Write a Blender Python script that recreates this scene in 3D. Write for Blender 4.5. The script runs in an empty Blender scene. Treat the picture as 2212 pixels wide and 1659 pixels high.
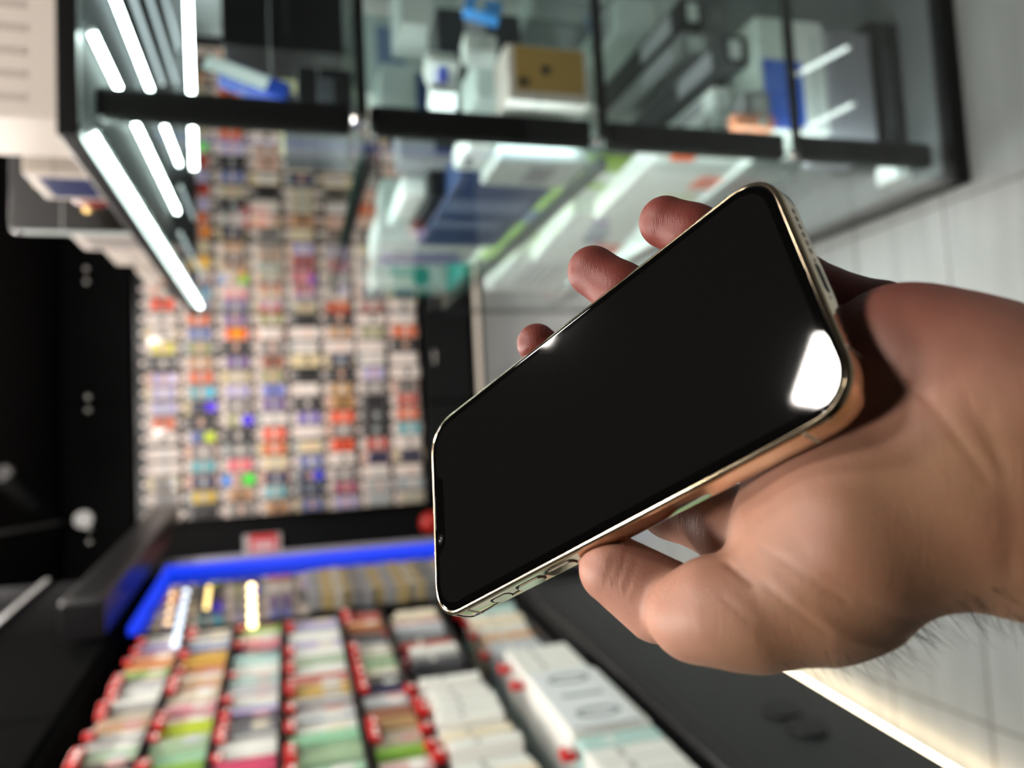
import bpy, bmesh, math, random
import numpy as np
from mathutils import Vector, Matrix

# ------------------------------------------------------------------ camera
FPX, IMW, IMH = 1671.0, 2212.0, 1659.0
CX, CY = IMW/2, IMH/2
# rows: world X (towards the glass showcases), world Y (down the aisle), world Z (up), in camera axes (x right, y down, z forward).
# the photograph was taken with the phone on its side, so "up" in the shop is the picture's left
MW = np.array([[-0.051491512746697554, -0.9961382774577169, 0.07111368573368629],
               [-0.2740859481151684, 0.08256982537360721, 0.9581540152729003],
               [-0.9603257349258458, 0.029845537712442454, -0.2772791494465267]])
EYE = np.array([0.0, 0.0, 1.5])
sc = bpy.context.scene
COL = sc.collection
cam_d = bpy.data.cameras.new('camera')
cam = bpy.data.objects.new('camera', cam_d)
COL.objects.link(cam)
m = MW
cam.matrix_world = Matrix(((m[0][0], -m[0][1], -m[0][2], EYE[0]), (m[1][0], -m[1][1], -m[1][2], EYE[1]),
                           (m[2][0], -m[2][1], -m[2][2], EYE[2]), (0, 0, 0, 1)))
cam_d.sensor_width = 36.0
cam_d.lens = 36.0*FPX/IMW
cam_d.clip_start = 0.01
cam_d.dof.use_dof = True
cam_d.dof.focus_distance = 0.228
cam_d.dof.aperture_fstop = (cam_d.lens/1000)/0.0036
sc.camera = cam

# ------------------------------------------------------------------ world and exposure
world = bpy.data.worlds.new('world'); sc.world = world
world.use_nodes = True
bg = world.node_tree.nodes['Background']
bg.inputs[0].default_value = (0.80, 0.86, 1.0, 1)
bg.inputs[1].default_value = 0.03
vs = sc.view_settings
vs.view_transform = 'Standard'; vs.look = 'None'; vs.gamma = 1.0; vs.use_curve_mapping = False
vs.exposure = 1.85

rnd = random.Random(7)

# ------------------------------------------------------------------ helpers
def ray(px, py):
    d = MW @ np.array([px-CX, py-CY, FPX]); return d/np.linalg.norm(d)
def onx(px, py, x): d = ray(px, py); return EYE+d*(x/d[0])
def ony(px, py, y): d = ray(px, py); return EYE+d*(y/d[1])
def onz(px, py, z): d = ray(px, py); return EYE+d*((z-EYE[2])/d[2])
def proj(P):
    v = MW.T @ (np.array(P, float)-EYE); return CX+FPX*v[0]/v[2], CY+FPX*v[1]/v[2]
def in_frame(P, mx=60):
    v = MW.T @ (np.array(P, float)-EYE)
    if v[2] < 0.05: return False
    x, y = CX+FPX*v[0]/v[2], CY+FPX*v[1]/v[2]
    return -mx < x < IMW+mx and -mx < y < IMH+mx

def tag(o, label=None, cat=None, group=None, kind=None):
    if label: o['label'] = label
    if cat: o['category'] = cat
    if group: o['group'] = group
    if kind: o['kind'] = kind
    return o
def empty(name, loc=(0, 0, 0), rz=0.0):
    o = bpy.data.objects.new(name, None); COL.objects.link(o)
    o.location = loc; o.rotation_euler = (0, 0, rz); o.empty_display_size = 0.02
    return o
def link(name, me, parent=None):
    o = bpy.data.objects.new(name, me); COL.objects.link(o)
    if parent is not None: o.parent = parent
    return o
def copy_tree(o, parent=None):
    c = o.copy(); COL.objects.link(c)
    if parent is not None: c.parent = parent
    for ch in list(o.children): copy_tree(ch, c)
    return c

class MB:
    """collects shapes into one bmesh; build() links it as ONE mesh object"""
    def __init__(s): s.bm = bmesh.new()
    def box(s, c, d, mi=0, bev=0.0, rot=None, seg=2):
        b = bmesh.new(); bmesh.ops.create_cube(b, size=1.0)
        bmesh.ops.scale(b, vec=Vector(d), verts=b.verts)
        if bev > 0:
            bmesh.ops.bevel(b, geom=b.edges[:], offset=min(bev, min(d)*0.49), segments=seg, affect='EDGES', profile=0.5)
        return s._add(b, c, rot, mi)
    def _add(s, b, c, rot, mi):
        if rot is not None: bmesh.ops.transform(b, matrix=rot.to_4x4(), verts=b.verts)
        bmesh.ops.translate(b, vec=Vector(c), verts=b.verts)
        for f in b.faces: f.material_index = mi
        me = bpy.data.meshes.new('t'); b.to_mesh(me); b.free(); s.bm.from_mesh(me); bpy.data.meshes.remove(me)
        return s
    def cyl(s, a, b_, r, r2=None, mi=0, n=16, caps=True):
        a, b_ = Vector(a), Vector(b_); d = b_-a
        b = bmesh.new()
        bmesh.ops.create_cone(b, cap_ends=caps, segments=n, radius1=r, radius2=r if r2 is None else r2, depth=d.length)
        q = Vector((0, 0, 1)).rotation_difference(d.normalized()).to_matrix()
        return s._add(b, (a+b_)/2, q, mi)
    def ball(s, c, r, mi=0, sc_=(1, 1, 1), n=12):
        b = bmesh.new(); bmesh.ops.create_uvsphere(b, u_segments=n*2, v_segments=n, radius=r)
        bmesh.ops.scale(b, vec=Vector(sc_), verts=b.verts)
        return s._add(b, c, None, mi)
    def tube(s, pts, r, mi=0, n=8):
        for a, b_ in zip(pts[:-1], pts[1:]): s.cyl(a, b_, r, mi=mi, n=n)
        for p in pts[1:-1]: s.ball(p, r, mi, n=5)
        return s
    def prism(s, pts, z0, z1, mi=0):
        b = s.bm
        lo = [b.verts.new((x, y, z0)) for x, y in pts]; hi = [b.verts.new((x, y, z1)) for x, y in pts]
        fs = [b.faces.new(lo[::-1]), b.faces.new(hi)]
        k = len(pts)
        for i in range(k): fs.append(b.faces.new((lo[i], lo[(i+1) % k], hi[(i+1) % k], hi[i])))
        for f in fs: f.material_index = mi
        return s
    def build(s, name, mats, parent=None, smooth=False):
        me = bpy.data.meshes.new(name)
        bmesh.ops.recalc_face_normals(s.bm, faces=s.bm.faces)
        s.bm.to_mesh(me); s.bm.free()
        for mt in (mats if isinstance(mats, (list, tuple)) else [mats]): me.materials.append(mt)
        if smooth:
            me.polygons.foreach_set('use_smooth', [True]*len(me.polygons))
        return link(name, me, parent)

def srgb(r, g, b):
    f = lambda v: (v/255/12.92) if v/255 <= 0.04045 else ((v/255+0.055)/1.055)**2.4
    return (f(r), f(g), f(b), 1.0)

_M = {}
def mat(name, col, rough=0.5, metal=0.0, spec=0.5, emit=None, es=0.0, noise=0.0, nscale=20.0, coat=0.0, bump=0.0):
    if name in _M: return _M[name]
    mt = bpy.data.materials.new(name); mt.use_nodes = True
    nt = mt.node_tree; p = nt.nodes['Principled BSDF']
    p.inputs['Base Color'].default_value = col if len(col) == 4 else (*col, 1)
    p.inputs['Roughness'].default_value = rough; p.inputs['Metallic'].default_value = metal
    p.inputs['Specular IOR Level'].default_value = spec
    p.inputs['Coat Weight'].default_value = coat
    if emit is not None:
        p.inputs['Emission Color'].default_value = (*emit[:3], 1); p.inputs['Emission Strength'].default_value = es
    if noise > 0 or bump > 0:
        tc = nt.nodes.new('ShaderNodeTexCoord'); nz = nt.nodes.new('ShaderNodeTexNoise')
        nz.inputs['Scale'].default_value = nscale; nz.inputs['Detail'].default_value = 4
        nt.links.new(tc.outputs['Object'], nz.inputs['Vector'])
        if noise > 0:
            mx = nt.nodes.new('ShaderNodeMix'); mx.data_type = 'RGBA'
            c = Vector(p.inputs['Base Color'].default_value[:3])
            mx.inputs[6].default_value = (*(c*(1-noise)), 1); mx.inputs[7].default_value = (*(c*(1+noise)), 1)
            nt.links.new(nz.outputs['Fac'], mx.inputs[0]); nt.links.new(mx.outputs[2], p.inputs['Base Color'])
        if bump > 0:
            bp = nt.nodes.new('ShaderNodeBump'); bp.inputs['Strength'].default_value = bump
            nt.links.new(nz.outputs['Fac'], bp.inputs['Height']); nt.links.new(bp.outputs['Normal'], p.inputs['Normal'])
    _M[name] = mt
    return mt
def emat(name, col, s):
    return mat(name, (0.03, 0.03, 0.03), 0.5, spec=0.2, emit=col, es=s)
def glassmat(name, tint=(0.9, 0.97, 0.95), edge=0.0, rough=0.0):
    """a thin clear pane: lets light straight through and mirrors by Fresnel"""
    if name in _M: return _M[name]
    mt = bpy.data.materials.new(name); mt.use_nodes = True; nt = mt.node_tree
    nt.nodes.clear()
    o = nt.nodes.new('ShaderNodeOutputMaterial'); mix = nt.nodes.new('ShaderNodeMixShader')
    tr = nt.nodes.new('ShaderNodeBsdfTransparent'); gl = nt.nodes.new('ShaderNodeBsdfGlossy'); fr = nt.nodes.new('ShaderNodeFresnel')
    tr.inputs[0].default_value = (*tint, 1); gl.inputs['Roughness'].default_value = rough
    gl.inputs['Color'].default_value = (1, 1, 1, 1)
    ge = nt.nodes.new('ShaderNodeNewGeometry'); mr = nt.nodes.new('ShaderNodeMapRange')
    mr.inputs['To Min'].default_value = 1.45; mr.inputs['To Max'].default_value = 1/1.45
    nt.links.new(ge.outputs['Backfacing'], mr.inputs['Value']); nt.links.new(mr.outputs[0], fr.inputs['IOR'])
    nt.links.new(fr.outputs[0], mix.inputs[0]); nt.links.new(tr.outputs[0], mix.inputs[1]); nt.links.new(gl.outputs[0], mix.inputs[2])
    nt.links.new(mix.outputs[0], o.inputs[0])
    _M[name] = mt
    return mt
# ------------------------------------------------------------------ the shop's lamps and added ones
LAMPC = (1.0, 0.93, 0.86)
m_panel = emat('lit diffuser', LAMPC, 30.0)
m_panelb = emat('bright lit diffuser', LAMPC, 75.0)
m_white_metal = mat('white metal', (0.75, 0.75, 0.74), 0.4)
CEIL = 3.0
LAMPS = [(1.135, 0.505, 'above the glass showcase, over the photographer'), (1.215, 1.515, 'above the glass showcase, farther along the aisle'),
        
         (-0.55, 0.75, 'over the photographer on the rack side'), (-0.34, 0.28, 'right above the photographer\'s head'), (0.62, 0.10, 'added over the photographer between the two nearest lamps'), (-0.32, 1.5, 'added over the aisle before the near packets'), (-0.25, 2.5, 'over the aisle between rack and showcase'), (-0.35, 3.95, 'added over the aisle before the back wall'), (1.15, 3.95, 'added before the packs on the back wall, showcase side'), (0.40, 4.05, 'added before the packs on the back wall, aisle side')]  # unseen lamps added to brighten hand, near packets and back wall
for i, (x, y, where) in enumerate(LAMPS):
    o = empty('ceiling_light', (x, y, CEIL))
    tag(o, 'square white ceiling light '+where, 'light', 'square ceiling lights')
    s = 0.22
    b = MB(); b.box((0, 0, -0.012), (s+0.02, s+0.02, 0.024), bev=0.006); b.build('frame', m_white_metal, o)
    b = MB(); b.box((0, 0, -0.032), (s, s, 0.016), bev=0.0075, seg=3); b.build('diffuser', m_panel if y < 3 else m_panelb, o)

# ------------------------------------------------------------------ room shell
def floor_mat():
    mt = bpy.data.materials.new('grey floor tiles'); mt.use_nodes = True; nt = mt.node_tree; p = nt.nodes['Principled BSDF']
    tc = nt.nodes.new('ShaderNodeTexCoord'); mp = nt.nodes.new('ShaderNodeMapping'); br = nt.nodes.new('ShaderNodeTexBrick')
    mp.inputs['Location'].default_value = (0.1, -1.64, 0)
    br.offset = 0.0; br.inputs['Scale'].default_value = 1.0; br.inputs['Brick Width'].default_value = 0.6; br.inputs['Row Height'].default_value = 0.3
    br.inputs['Mortar Size'].default_value = 0.0035
    br.inputs['Color1'].default_value = (0.28, 0.30, 0.30, 1); br.inputs['Color2'].default_value = (0.255, 0.275, 0.275, 1); br.inputs['Mortar'].default_value = (0.12, 0.12, 0.118, 1)
    nz = nt.nodes.new('ShaderNodeTexNoise'); nz.inputs['Scale'].default_value = 3.0; nz.inputs['Detail'].default_value = 5
    mp2 = nt.nodes.new('ShaderNodeMapping'); mp2.inputs['Scale'].default_value = (0.6, 7, 1)
    mx = nt.nodes.new('ShaderNodeMix'); mx.data_type = 'RGBA'; mx.blend_type = 'MULTIPLY'; mx.inputs[0].default_value = 0.45
    nt.links.new(tc.outputs['Object'], mp.inputs['Vector']); nt.links.new(mp.outputs[0], br.inputs['Vector'])
    nt.links.new(tc.outputs['Object'], mp2.inputs['Vector']); nt.links.new(mp2.outputs[0], nz.inputs['Vector'])
    nt.links.new(br.outputs['Color'], mx.inputs[6]); nt.links.new(nz.outputs['Fac'], mx.inputs[7]); nt.links.new(mx.outputs[2], p.inputs['Base Color'])
    p.inputs['Roughness'].default_value = 0.38
    return mt
m_black = mat('matt black board', (0.0035, 0.0035, 0.004), 0.6, spec=0.12)
m_blackgloss = mat('black lacquer', (0.005, 0.005, 0.0055), 0.3, spec=0.25)
m_softblack = mat('dark grey board', (0.006, 0.006, 0.0062), 0.8, spec=0.0)
def struct(name, c, d, m_, bev=0.0):
    b = MB(); b.box((0, 0, 0), d, bev=bev); o = b.build(name, m_); o.location = c; o['kind'] = 'structure'; return o
struct('floor', (0.6, 2.2, -0.05), (6.2, 8.4, 0.1), floor_mat())
struct('ceiling', (0.6, 2.2, CEIL+0.05), (6.2, 8.4, 0.1), mat('black ceiling paint', (0.006, 0.006, 0.006), 0.8, spec=0.05))
struct('wall_back', (0.6, 6.02, CEIL/2), (6.2, 0.12, CEIL), m_black)
struct('wall_right', (3.2, 2.2, CEIL/2), (0.1, 7.5, CEIL), mat('grey wall paint', (0.10, 0.105, 0.11), 0.7))
struct('wall_left', (-1.75, 2.2, CEIL/2), (0.1, 7.5, CEIL), m_black)
struct('wall_front', (0.6, -1.85, CEIL/2), (6.2, 0.1, CEIL), mat('dark wall paint', (0.05, 0.05, 0.05), 0.7))
# glowing plinth under the back wall packs
m_warm = emat('warm led strip', (1.0, 0.80, 0.60), 5.0)
struct('baseboard_back', (1.0, 5.93, 0.30), (2.75, 0.06, 0.42), m_softblack)
def led(name, label, a, b_, r, m_, group=None, cat='led strip'):
    a, b_ = Vector(a), Vector(b_); mid = (a+b_)/2
    o = empty(name, mid); tag(o, label, cat, group)
    mb = MB(); mb.cyl(a-mid, b_-mid, r, n=10); mb.build('light_tube', m_, o, True)
    d = (b_-a).normalized(); mb = MB()
    mb.cyl(a-mid-d*0.012, a-mid, r*1.15, n=10); mb.build('end_cap', m_white_metal, o)
    mb = MB(); mb.cyl(b_-mid, b_-mid+d*0.012, r*1.15, n=10); mb.build('end_cap', m_white_metal, o)
    return o
led('led_strip', 'warm led strip glowing along the floor under the back wall panel', (-0.30, 5.90, 0.055), (2.36, 5.90, 0.055), 0.022, emat('dim warm led strip', (1.0, 0.84, 0.68), 0.16))
# ------------------------------------------------------------------ the smartphone
PR = np.array([[0.63821566, 0.08662992, 0.76496799], [-0.4883947, 0.81365866, 0.31532556], [-0.5951062, -0.57485202, 0.56159929]])
PT = np.array([-0.02994788, 0.01638452, 0.28068613])
PL, PW, PTH = 0.1467, 0.0715, 0.0077
def ph2cam(q): return PR @ np.array(q, float)+PT
def cam2w(c): return EYE+MW @ np.array(c, float)
def on_plane(px, py, axis, val):
    d = np.array([(px-CX)/FPX, (py-CY)/FPX, 1.0]); k = (val+PR[:, axis] @ PT)/(PR[:, axis] @ d)
    return PR.T @ (d*k-PT)

m_gold = mat('polished gold steel', (0.86, 0.74, 0.55), 0.07, 1.0)
m_blackglass = mat('black cover glass', (0.0015, 0.0015, 0.0015), 0.02, 0.0, 0.5)
m_display = mat('switched off display', (0.0042, 0.0040, 0.0039), 0.03, 0.0, 0.5)
m_hole = mat('dark opening', (0.004, 0.003, 0.003), 0.6)
m_band = mat('antenna band', (0.35, 0.29, 0.20), 0.35)
m_lens = mat('camera lens glass', (0.02, 0.012, 0.03), 0.02, 0.0, 0.8)
m_gasket = mat('black gasket', (0.003, 0.003, 0.003), 0.25, spec=0.2)

def rrect(inset, r, n=14, L=PL, W=PW, sup=2.35):
    """rounded rectangle outline, continuous-curvature corners; phone plane coordinates (s, w)"""
    r = max(r-inset, 0.0005); x0, x1, y0, y1 = inset, L-inset, inset, W-inset
    pts = []
    for cx_, cy_, a0 in ((x1-r, y1-r, 0), (x0+r, y1-r, 90), (x0+r, y0+r, 180), (x1-r, y0+r, 270)):
        for i in range(n+1):
            a = math.radians(a0+90*i/n); c, s_ = math.cos(a), math.sin(a)
            pts.append((cx_+r*math.copysign(abs(c)**(2/sup), c), cy_+r*math.copysign(abs(s_)**(2/sup), s_)))
    return pts
def loft(rings, name, material, parent, cap0=False, cap1=False, smooth=True, close=False):
    bm = bmesh.new(); vr = [[bm.verts.new(p) for p in r] for r in rings]; n = len(vr[0])
    pairs = list(zip(vr[:-1], vr[1:]))
    if close: pairs.append((vr[-1], vr[0]))
    for a, b in pairs:
        for i in range(n): bm.faces.new((a[i], a[(i+1) % n], b[(i+1) % n], b[i]))
    if cap0: bm.faces.new(vr[0][::-1])
    if cap1: bm.faces.new(vr[-1])
    bmesh.ops.recalc_face_normals(bm, faces=bm.faces)
    me = bpy.data.meshes.new(name); bm.to_mesh(me); bm.free(); me.materials.append(material)
    if smooth:
        me.polygons.foreach_set('use_smooth', [True]*len(me.polygons))
        me.set_sharp_from_angle(angle=math.radians(28))
        for p in me.polygons:
            if len(p.vertices) > 4: p.use_smooth = False
    return link(name, me, parent)

PRAD = 0.0128
phone = empty('smartphone')
A = MW @ PR
cpos = cam2w(ph2cam((0, 0, 0)))
phone.matrix_world = Matrix(((A[0][0], A[0][1], A[0][2], cpos[0]), (A[1][0], A[1][1], A[1][2], cpos[1]), (A[2][0], A[2][1], A[2][2], cpos[2]), (0, 0, 0, 1)))
tag(phone, 'black screened smartphone with polished gold steel frame held in the left hand', 'phone')
prof = [(0.0007, 0.00145), (0.00010, 0.00132), (0.0, 0.00108), (0.00015, 0.00062), (0.00055, 0.00018), (0.0012, 0.0), (0.0036, 0.0), (0.0066, 0.0), (0.0072, 0.00016), (0.0076, 0.00055), (0.0077, 0.001)]
loft([[(x, y, z) for x, y in rrect(i, PRAD)] for z, i in prof[5:]], 'frame', m_gold, phone)
loft([[(x, y, z) for x, y in rrect(i, PRAD)] for z, i in prof[:6]], 'front_rim', mat('brushed gold rim', (0.50, 0.41, 0.28), 0.16, 1.0), phone)
loft([[(x, y, z) for x, y in rrect(i, PRAD)] for z, i in ((0.0075, 0.0008), (0.00785, 0.0013), (0.0079, 0.0018))], 'back_glass', mat('cream back glass', (0.55, 0.47, 0.34), 0.35), phone, cap1=True)
loft([[(x, y, z) for x, y in rrect(i, PRAD)] for z, i in ((0.0004, 0.00132), (0.00006, 0.00135), (-0.00012, 0.0016), (-0.00018, 0.0021), (-0.00018, 0.0023))], 'front_glass', m_blackglass, phone, cap1=True)
# display: the lit area of the panel, with the camera notch cut out of its short side
out = rrect(0.0037, PRAD, 10)
dsp = []
i0 = 0
for i, (x, y) in enumerate(out):
    dsp.append((x, y))
    if i == 21:   # after the corner at (s=0, w=W) walk down the short side through the notch
        ns, w1, w0 = 0.0072, 0.0487, 0.0228
        dsp.append((0.0037, w1+0.0016))
        for k in range(6):
            a = math.radians(90*k/5); dsp.append((0.0037+0.0014*math.sin(a)*0.9, w1+0.0016-0.0016*(1-math.cos(a))*1.0))
        for k in range(7):
            a = math.radians(90*k/6); dsp.append((ns-0.0024+0.0024*math.sin(a), w1-0.0024+0.0024*math.cos(a)))
        for k in range(7):
            a = math.radians(90*k/6); dsp.append((ns-0.0024+0.0024*math.cos(a), w0+0.0024-0.0024*math.sin(a)))
        for k in range(6):
            a = math.radians(90*k/5); dsp.append((0.0037+0.00126*math.cos(a), w0-0.0016+0.0016*(1-math.sin(a))))
        dsp.append((0.0037, w0-0.0016))
bm = bmesh.new(); vs_ = [bm.verts.new((x, y, -0.000195)) for x, y in dsp]
bm.faces.new(vs_); bmesh.ops.recalc_face_normals(bm, faces=bm.faces)
if bm.faces[:][0].normal.z > 0: bmesh.ops.reverse_faces(bm, faces=bm.faces)
r_ = bmesh.ops.extrude_face_region(bm, geom=bm.faces[:])
bmesh.ops.translate(bm, vec=(0, 0, 0.00008), verts=[g for g in r_['geom'] if isinstance(g, bmesh.types.BMVert)])
bmesh.ops.recalc_face_normals(bm, faces=bm.faces)
me = bpy.data.meshes.new('display'); bm.to_mesh(me); bm.free(); me.materials.append(m_display)
tag(link('display', me, phone), 'switched off display, black with a notch')
# front camera and earpiece in the notch
b = MB(); b.cyl((0.0046, 0.0450, -0.00012), (0.0046, 0.0450, -0.00022), 0.0016, n=28)
fc = b.build('front_camera', m_gasket, phone)
b = MB(); b.ball((0.0046, 0.0450, -0.00018), 0.0007, sc_=(1, 1, 0.25), n=10); b.build('camera_lens', m_lens, fc, True)
b = MB(); b.box((0.0021, 0.0345, -0.0001), (0.0007, 0.0125, 0.0003), bev=0.00014); b.build('earpiece', m_hole, phone)
def capsule(mb, c, half, r, axis, n, depth):
    """flat capsule lying in the phone's side; axis: 0 along s (side w=W), 1 along w (end s=L)"""
    pts = []
    for k in range(2*n):
        a = math.pi*2*k/(2*n); sgn = 1 if math.cos(a) >= 0 else -1
        pts.append((sgn*half+r*math.cos(a), r*math.sin(a)))
    bm_ = mb.bm; lo, hi = [], []
    for u, v in pts:
        if axis == 0: lo.append(bm_.verts.new((c[0]+u, PW-0.0002, c[2]+v))); hi.append(bm_.verts.new((c[0]+u, PW+depth, c[2]+v)))
        else: lo.append(bm_.verts.new((PL-0.0002, c[1]+u, c[2]+v))); hi.append(bm_.verts.new((PL+depth, c[1]+u, c[2]+v)))
    bm_.faces.new(lo); bm_.faces.new(hi)
    for i in range(len(lo)): bm_.faces.new((lo[i], lo[(i+1) % len(lo)], hi[(i+1) % len(lo)], hi[i]))
for nm, s0, half in (('mute_switch', 0.0278, 0.0021), ('volume_button', 0.0408, 0.0036), ('volume_button', 0.0534, 0.0036)):
    b = MB(); capsule(b, (s0, 0, 0.0040), half+0.00035, 0.00185, 0, 12, 0.00003); sl = b.build('button_slot', m_hole, phone)
    b = MB(); capsule(b, (s0, 0, 0.0043), half, 0.00150, 0, 12, 0.00045 if nm != 'mute_switch' else 0.0001); b.build(nm, m_gold, phone)
for w in (0.0150, 0.0177, 0.0204, 0.0231, 0.0258, 0.0285, 0.0432, 0.0474, 0.0501, 0.0528, 0.0555)[:6]+(0.0470, 0.0497, 0.0524, 0.0551):
    b = MB(); capsule(b, (0, w, 0.0040), 0.0002, 0.00062, 1, 8, 0.00004); b.build('speaker_hole', m_hole, phone)
b = MB(); capsule(b, (0, 0.0370, 0.0040), 0.0031, 0.00135, 1, 10, 0.00004); b.build('charging_port', m_hole, phone)
for w in (0.0315, 0.0428):
    b = MB(); capsule(b, (0, w, 0.0040), 0.00005, 0.00045, 1, 8, 0.00004); b.build('pentalobe_screw', m_hole, phone)
# antenna bands: thin inlays across the frame
def band(kind, c):
    b = MB()
    if kind == 'hi': b.box((c, PW, 0.0039), (0.0011, 0.00012, 0.0062))
    elif kind == 'lo': b.box((c, 0, 0.0039), (0.0011, 0.00012, 0.0062))
    else: b.box((PL, c, 0.0039), (0.00012, 0.0011, 0.0062))
    b.build('antenna_band', m_band, phone)
band('hi', 0.1318); band('end', 0.0580); band('lo', 0.0135); band('lo', 0.1308); band('hi', 0.0149)
# ------------------------------------------------------------------ the hand: one continuous surface grown from a distance field
def HP(px, py, z): return np.array([(px-CX)*z/FPX, (py-CY)*z/FPX, z])
def PHN(s, w, n): return ph2cam((s, w, n))
def PXN(px, py, n):
    q = on_plane(px, py, 2, n); return ph2cam(q)
def smin(a, b, k):
    h = np.clip(0.5+0.5*(b-a)/k, 0, 1); return b*(1-h)+a*h-k*h*(1-h)
def rcone(X, a, b, r1, r2):
    ba = b-a; l2 = ba @ ba; t_ = np.clip(((X-a) @ ba)/l2, 0, 1)
    return np.linalg.norm(X-a-t_[:, None]*ba, axis=1)-(r1+(r2-r1)*t_)
def chain(X, pts, k=0.004):
    d = None
    for (a, ra), (b, rb) in zip(pts[:-1], pts[1:]):
        e = rcone(X, a, b, ra, rb); d = e if d is None else smin(d, e, k)
    return d
def ellip(X, c, ax, rad):
    """ellipsoid, ax rows = its axes"""
    q = (X-c) @ np.array(ax).T/np.array(rad); l = np.linalg.norm(q, axis=1)
    return (l-1)*min(rad)*0.85+(l-1)*0.0
# --- joints
TH_TIP = HP(1326, 1229, 0.2035); TH_B = HP(1424, 1294, 0.2005)
THUMB_D = [(TH_TIP, 0.0092), (TH_B, 0.0112)]
THUMB_P = [(HP(1492, 1330, 0.1874), 0.0104), (HP(1550, 1318, 0.184), 0.0116), (HP(1640, 1322, 0.180), 0.0122), (HP(1745, 1290, 0.178), 0.0150)]
THENAR = [(HP(1792, 1214, 0.181), 0.0222), (HP(1850, 1160, 0.176), 0.0195), (HP(2010, 1100, 0.172), 0.0185)]
THEN2 = [(HP(1765, 1122, 0.187), 0.0166), (HP(1800, 1020, 0.186), 0.0150)]
HYPO = [(HP(1955, 795, 0.181), 0.0200), (HP(2080, 850, 0.175), 0.0205), (HP(2250, 940, 0.170), 0.0215)]
PALMC = [(HP(1800, 950, 0.190), 0.0165), (HP(1960, 960, 0.181), 0.0175), (HP(2200, 1010, 0.172), 0.0200)]
ARM = [(HP(2120, 1085, 0.170), 0.0195), (HP(2260, 1115, 0.168), 0.0215), (HP(2600, 1190, 0.166), 0.0230)]
ARM2 = [(HP(2250, 940, 0.170), 0.0215), (HP(2600, 960, 0.168), 0.0230)]
IDX_W = [(HP(1720, 1150, 0.199), 0.0130), (HP(1590, 1140, 0.210), 0.0108)]
INDEX = [(HP(1590, 1140, 0.210), 0.0108), (HP(1455, 1088, 0.228), 0.0098), (PHN(0.072, 0.030, 0.0180), 0.0086), (PHN(0.056, 0.004, 0.0170), 0.0078), (PXN(1160, 742, 0.0048), 0.0066)]
MIDDLE = [(HP(1690, 985, 0.203), 0.0125), (PHN(0.112, 0.045, 0.0200), 0.0095), (PHN(0.094, 0.010, 0.0185), 0.0086), (PXN(1345, 630, 0.0095), 0.0080), (PXN(1281, 586, 0.0042), 0.0080)]
RING = [(HP(1760, 870, 0.200), 0.0125), (PHN(0.132, 0.038, 0.0200), 0.0094), (PHN(0.121, 0.008, 0.0180), 0.0082), (PXN(1500, 506, 0.0090), 0.0076), (PXN(1437, 480, 0.0042), 0.0075)]
PINKY = [(HP(1890, 690, 0.2010), 0.0105), (HP(1800, 662, 0.2020), 0.0085), (PHN(0.134, 0.018, 0.0185), 0.0078)]

def phone_sdf(X):
    q = (X-PT) @ PR
    r = 0.0105; rz = 0.0008
    p = np.abs(q-np.array([PL/2, PW/2, PTH/2]))
    dx = p[:, 0]-(PL/2-r); dy = p[:, 1]-(PW/2-r)
    d2 = np.hypot(np.maximum(dx, 0), np.maximum(dy, 0))+np.minimum(np.maximum(dx, dy), 0)-r
    dz = p[:, 2]-(PTH/2+0.0002)
    return np.hypot(np.maximum(d2+rz, 0), np.maximum(dz+rz, 0))+np.minimum(np.maximum(d2+rz, dz+rz), 0)-rz

def hand_sdf(X):
    d = chain(X, THENAR, 0.008)
    d = smin(d, chain(X, THEN2, 0.008), 0.012)
    d = smin(d, chain(X, PALMC, 0.010), 0.012)
    d = smin(d, chain(X, HYPO, 0.008), 0.007)
    d = smin(d, chain(X, ARM, 0.008), 0.012)
    d = smin(d, chain(X, ARM2, 0.008), 0.012)
    d = smin(d, chain(X, THUMB_P, 0.006), 0.0045)
    d = smin(d, chain(X, IDX_W, 0.004), 0.006)
    dt = chain(X, THUMB_D, 0.004)
    d = smin(d, dt, 0.0030)
    f = chain(X, INDEX, 0.004)
    f = smin(f, chain(X, MIDDLE, 0.004), 0.0012)
    f = smin(f, chain(X, RING, 0.004), 0.0012)
    f = smin(f, chain(X, PINKY, 0.004), 0.0012)
    d = smin(d, f, 0.0035)
    # the flesh yields to the phone
    e = 0.0003-phone_sdf(X)
    k = 0.0012; h = np.clip(0.5-0.5*(e-d)/k, 0, 1)
    return e*(1-h)+d*h+k*h*(1-h)

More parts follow.
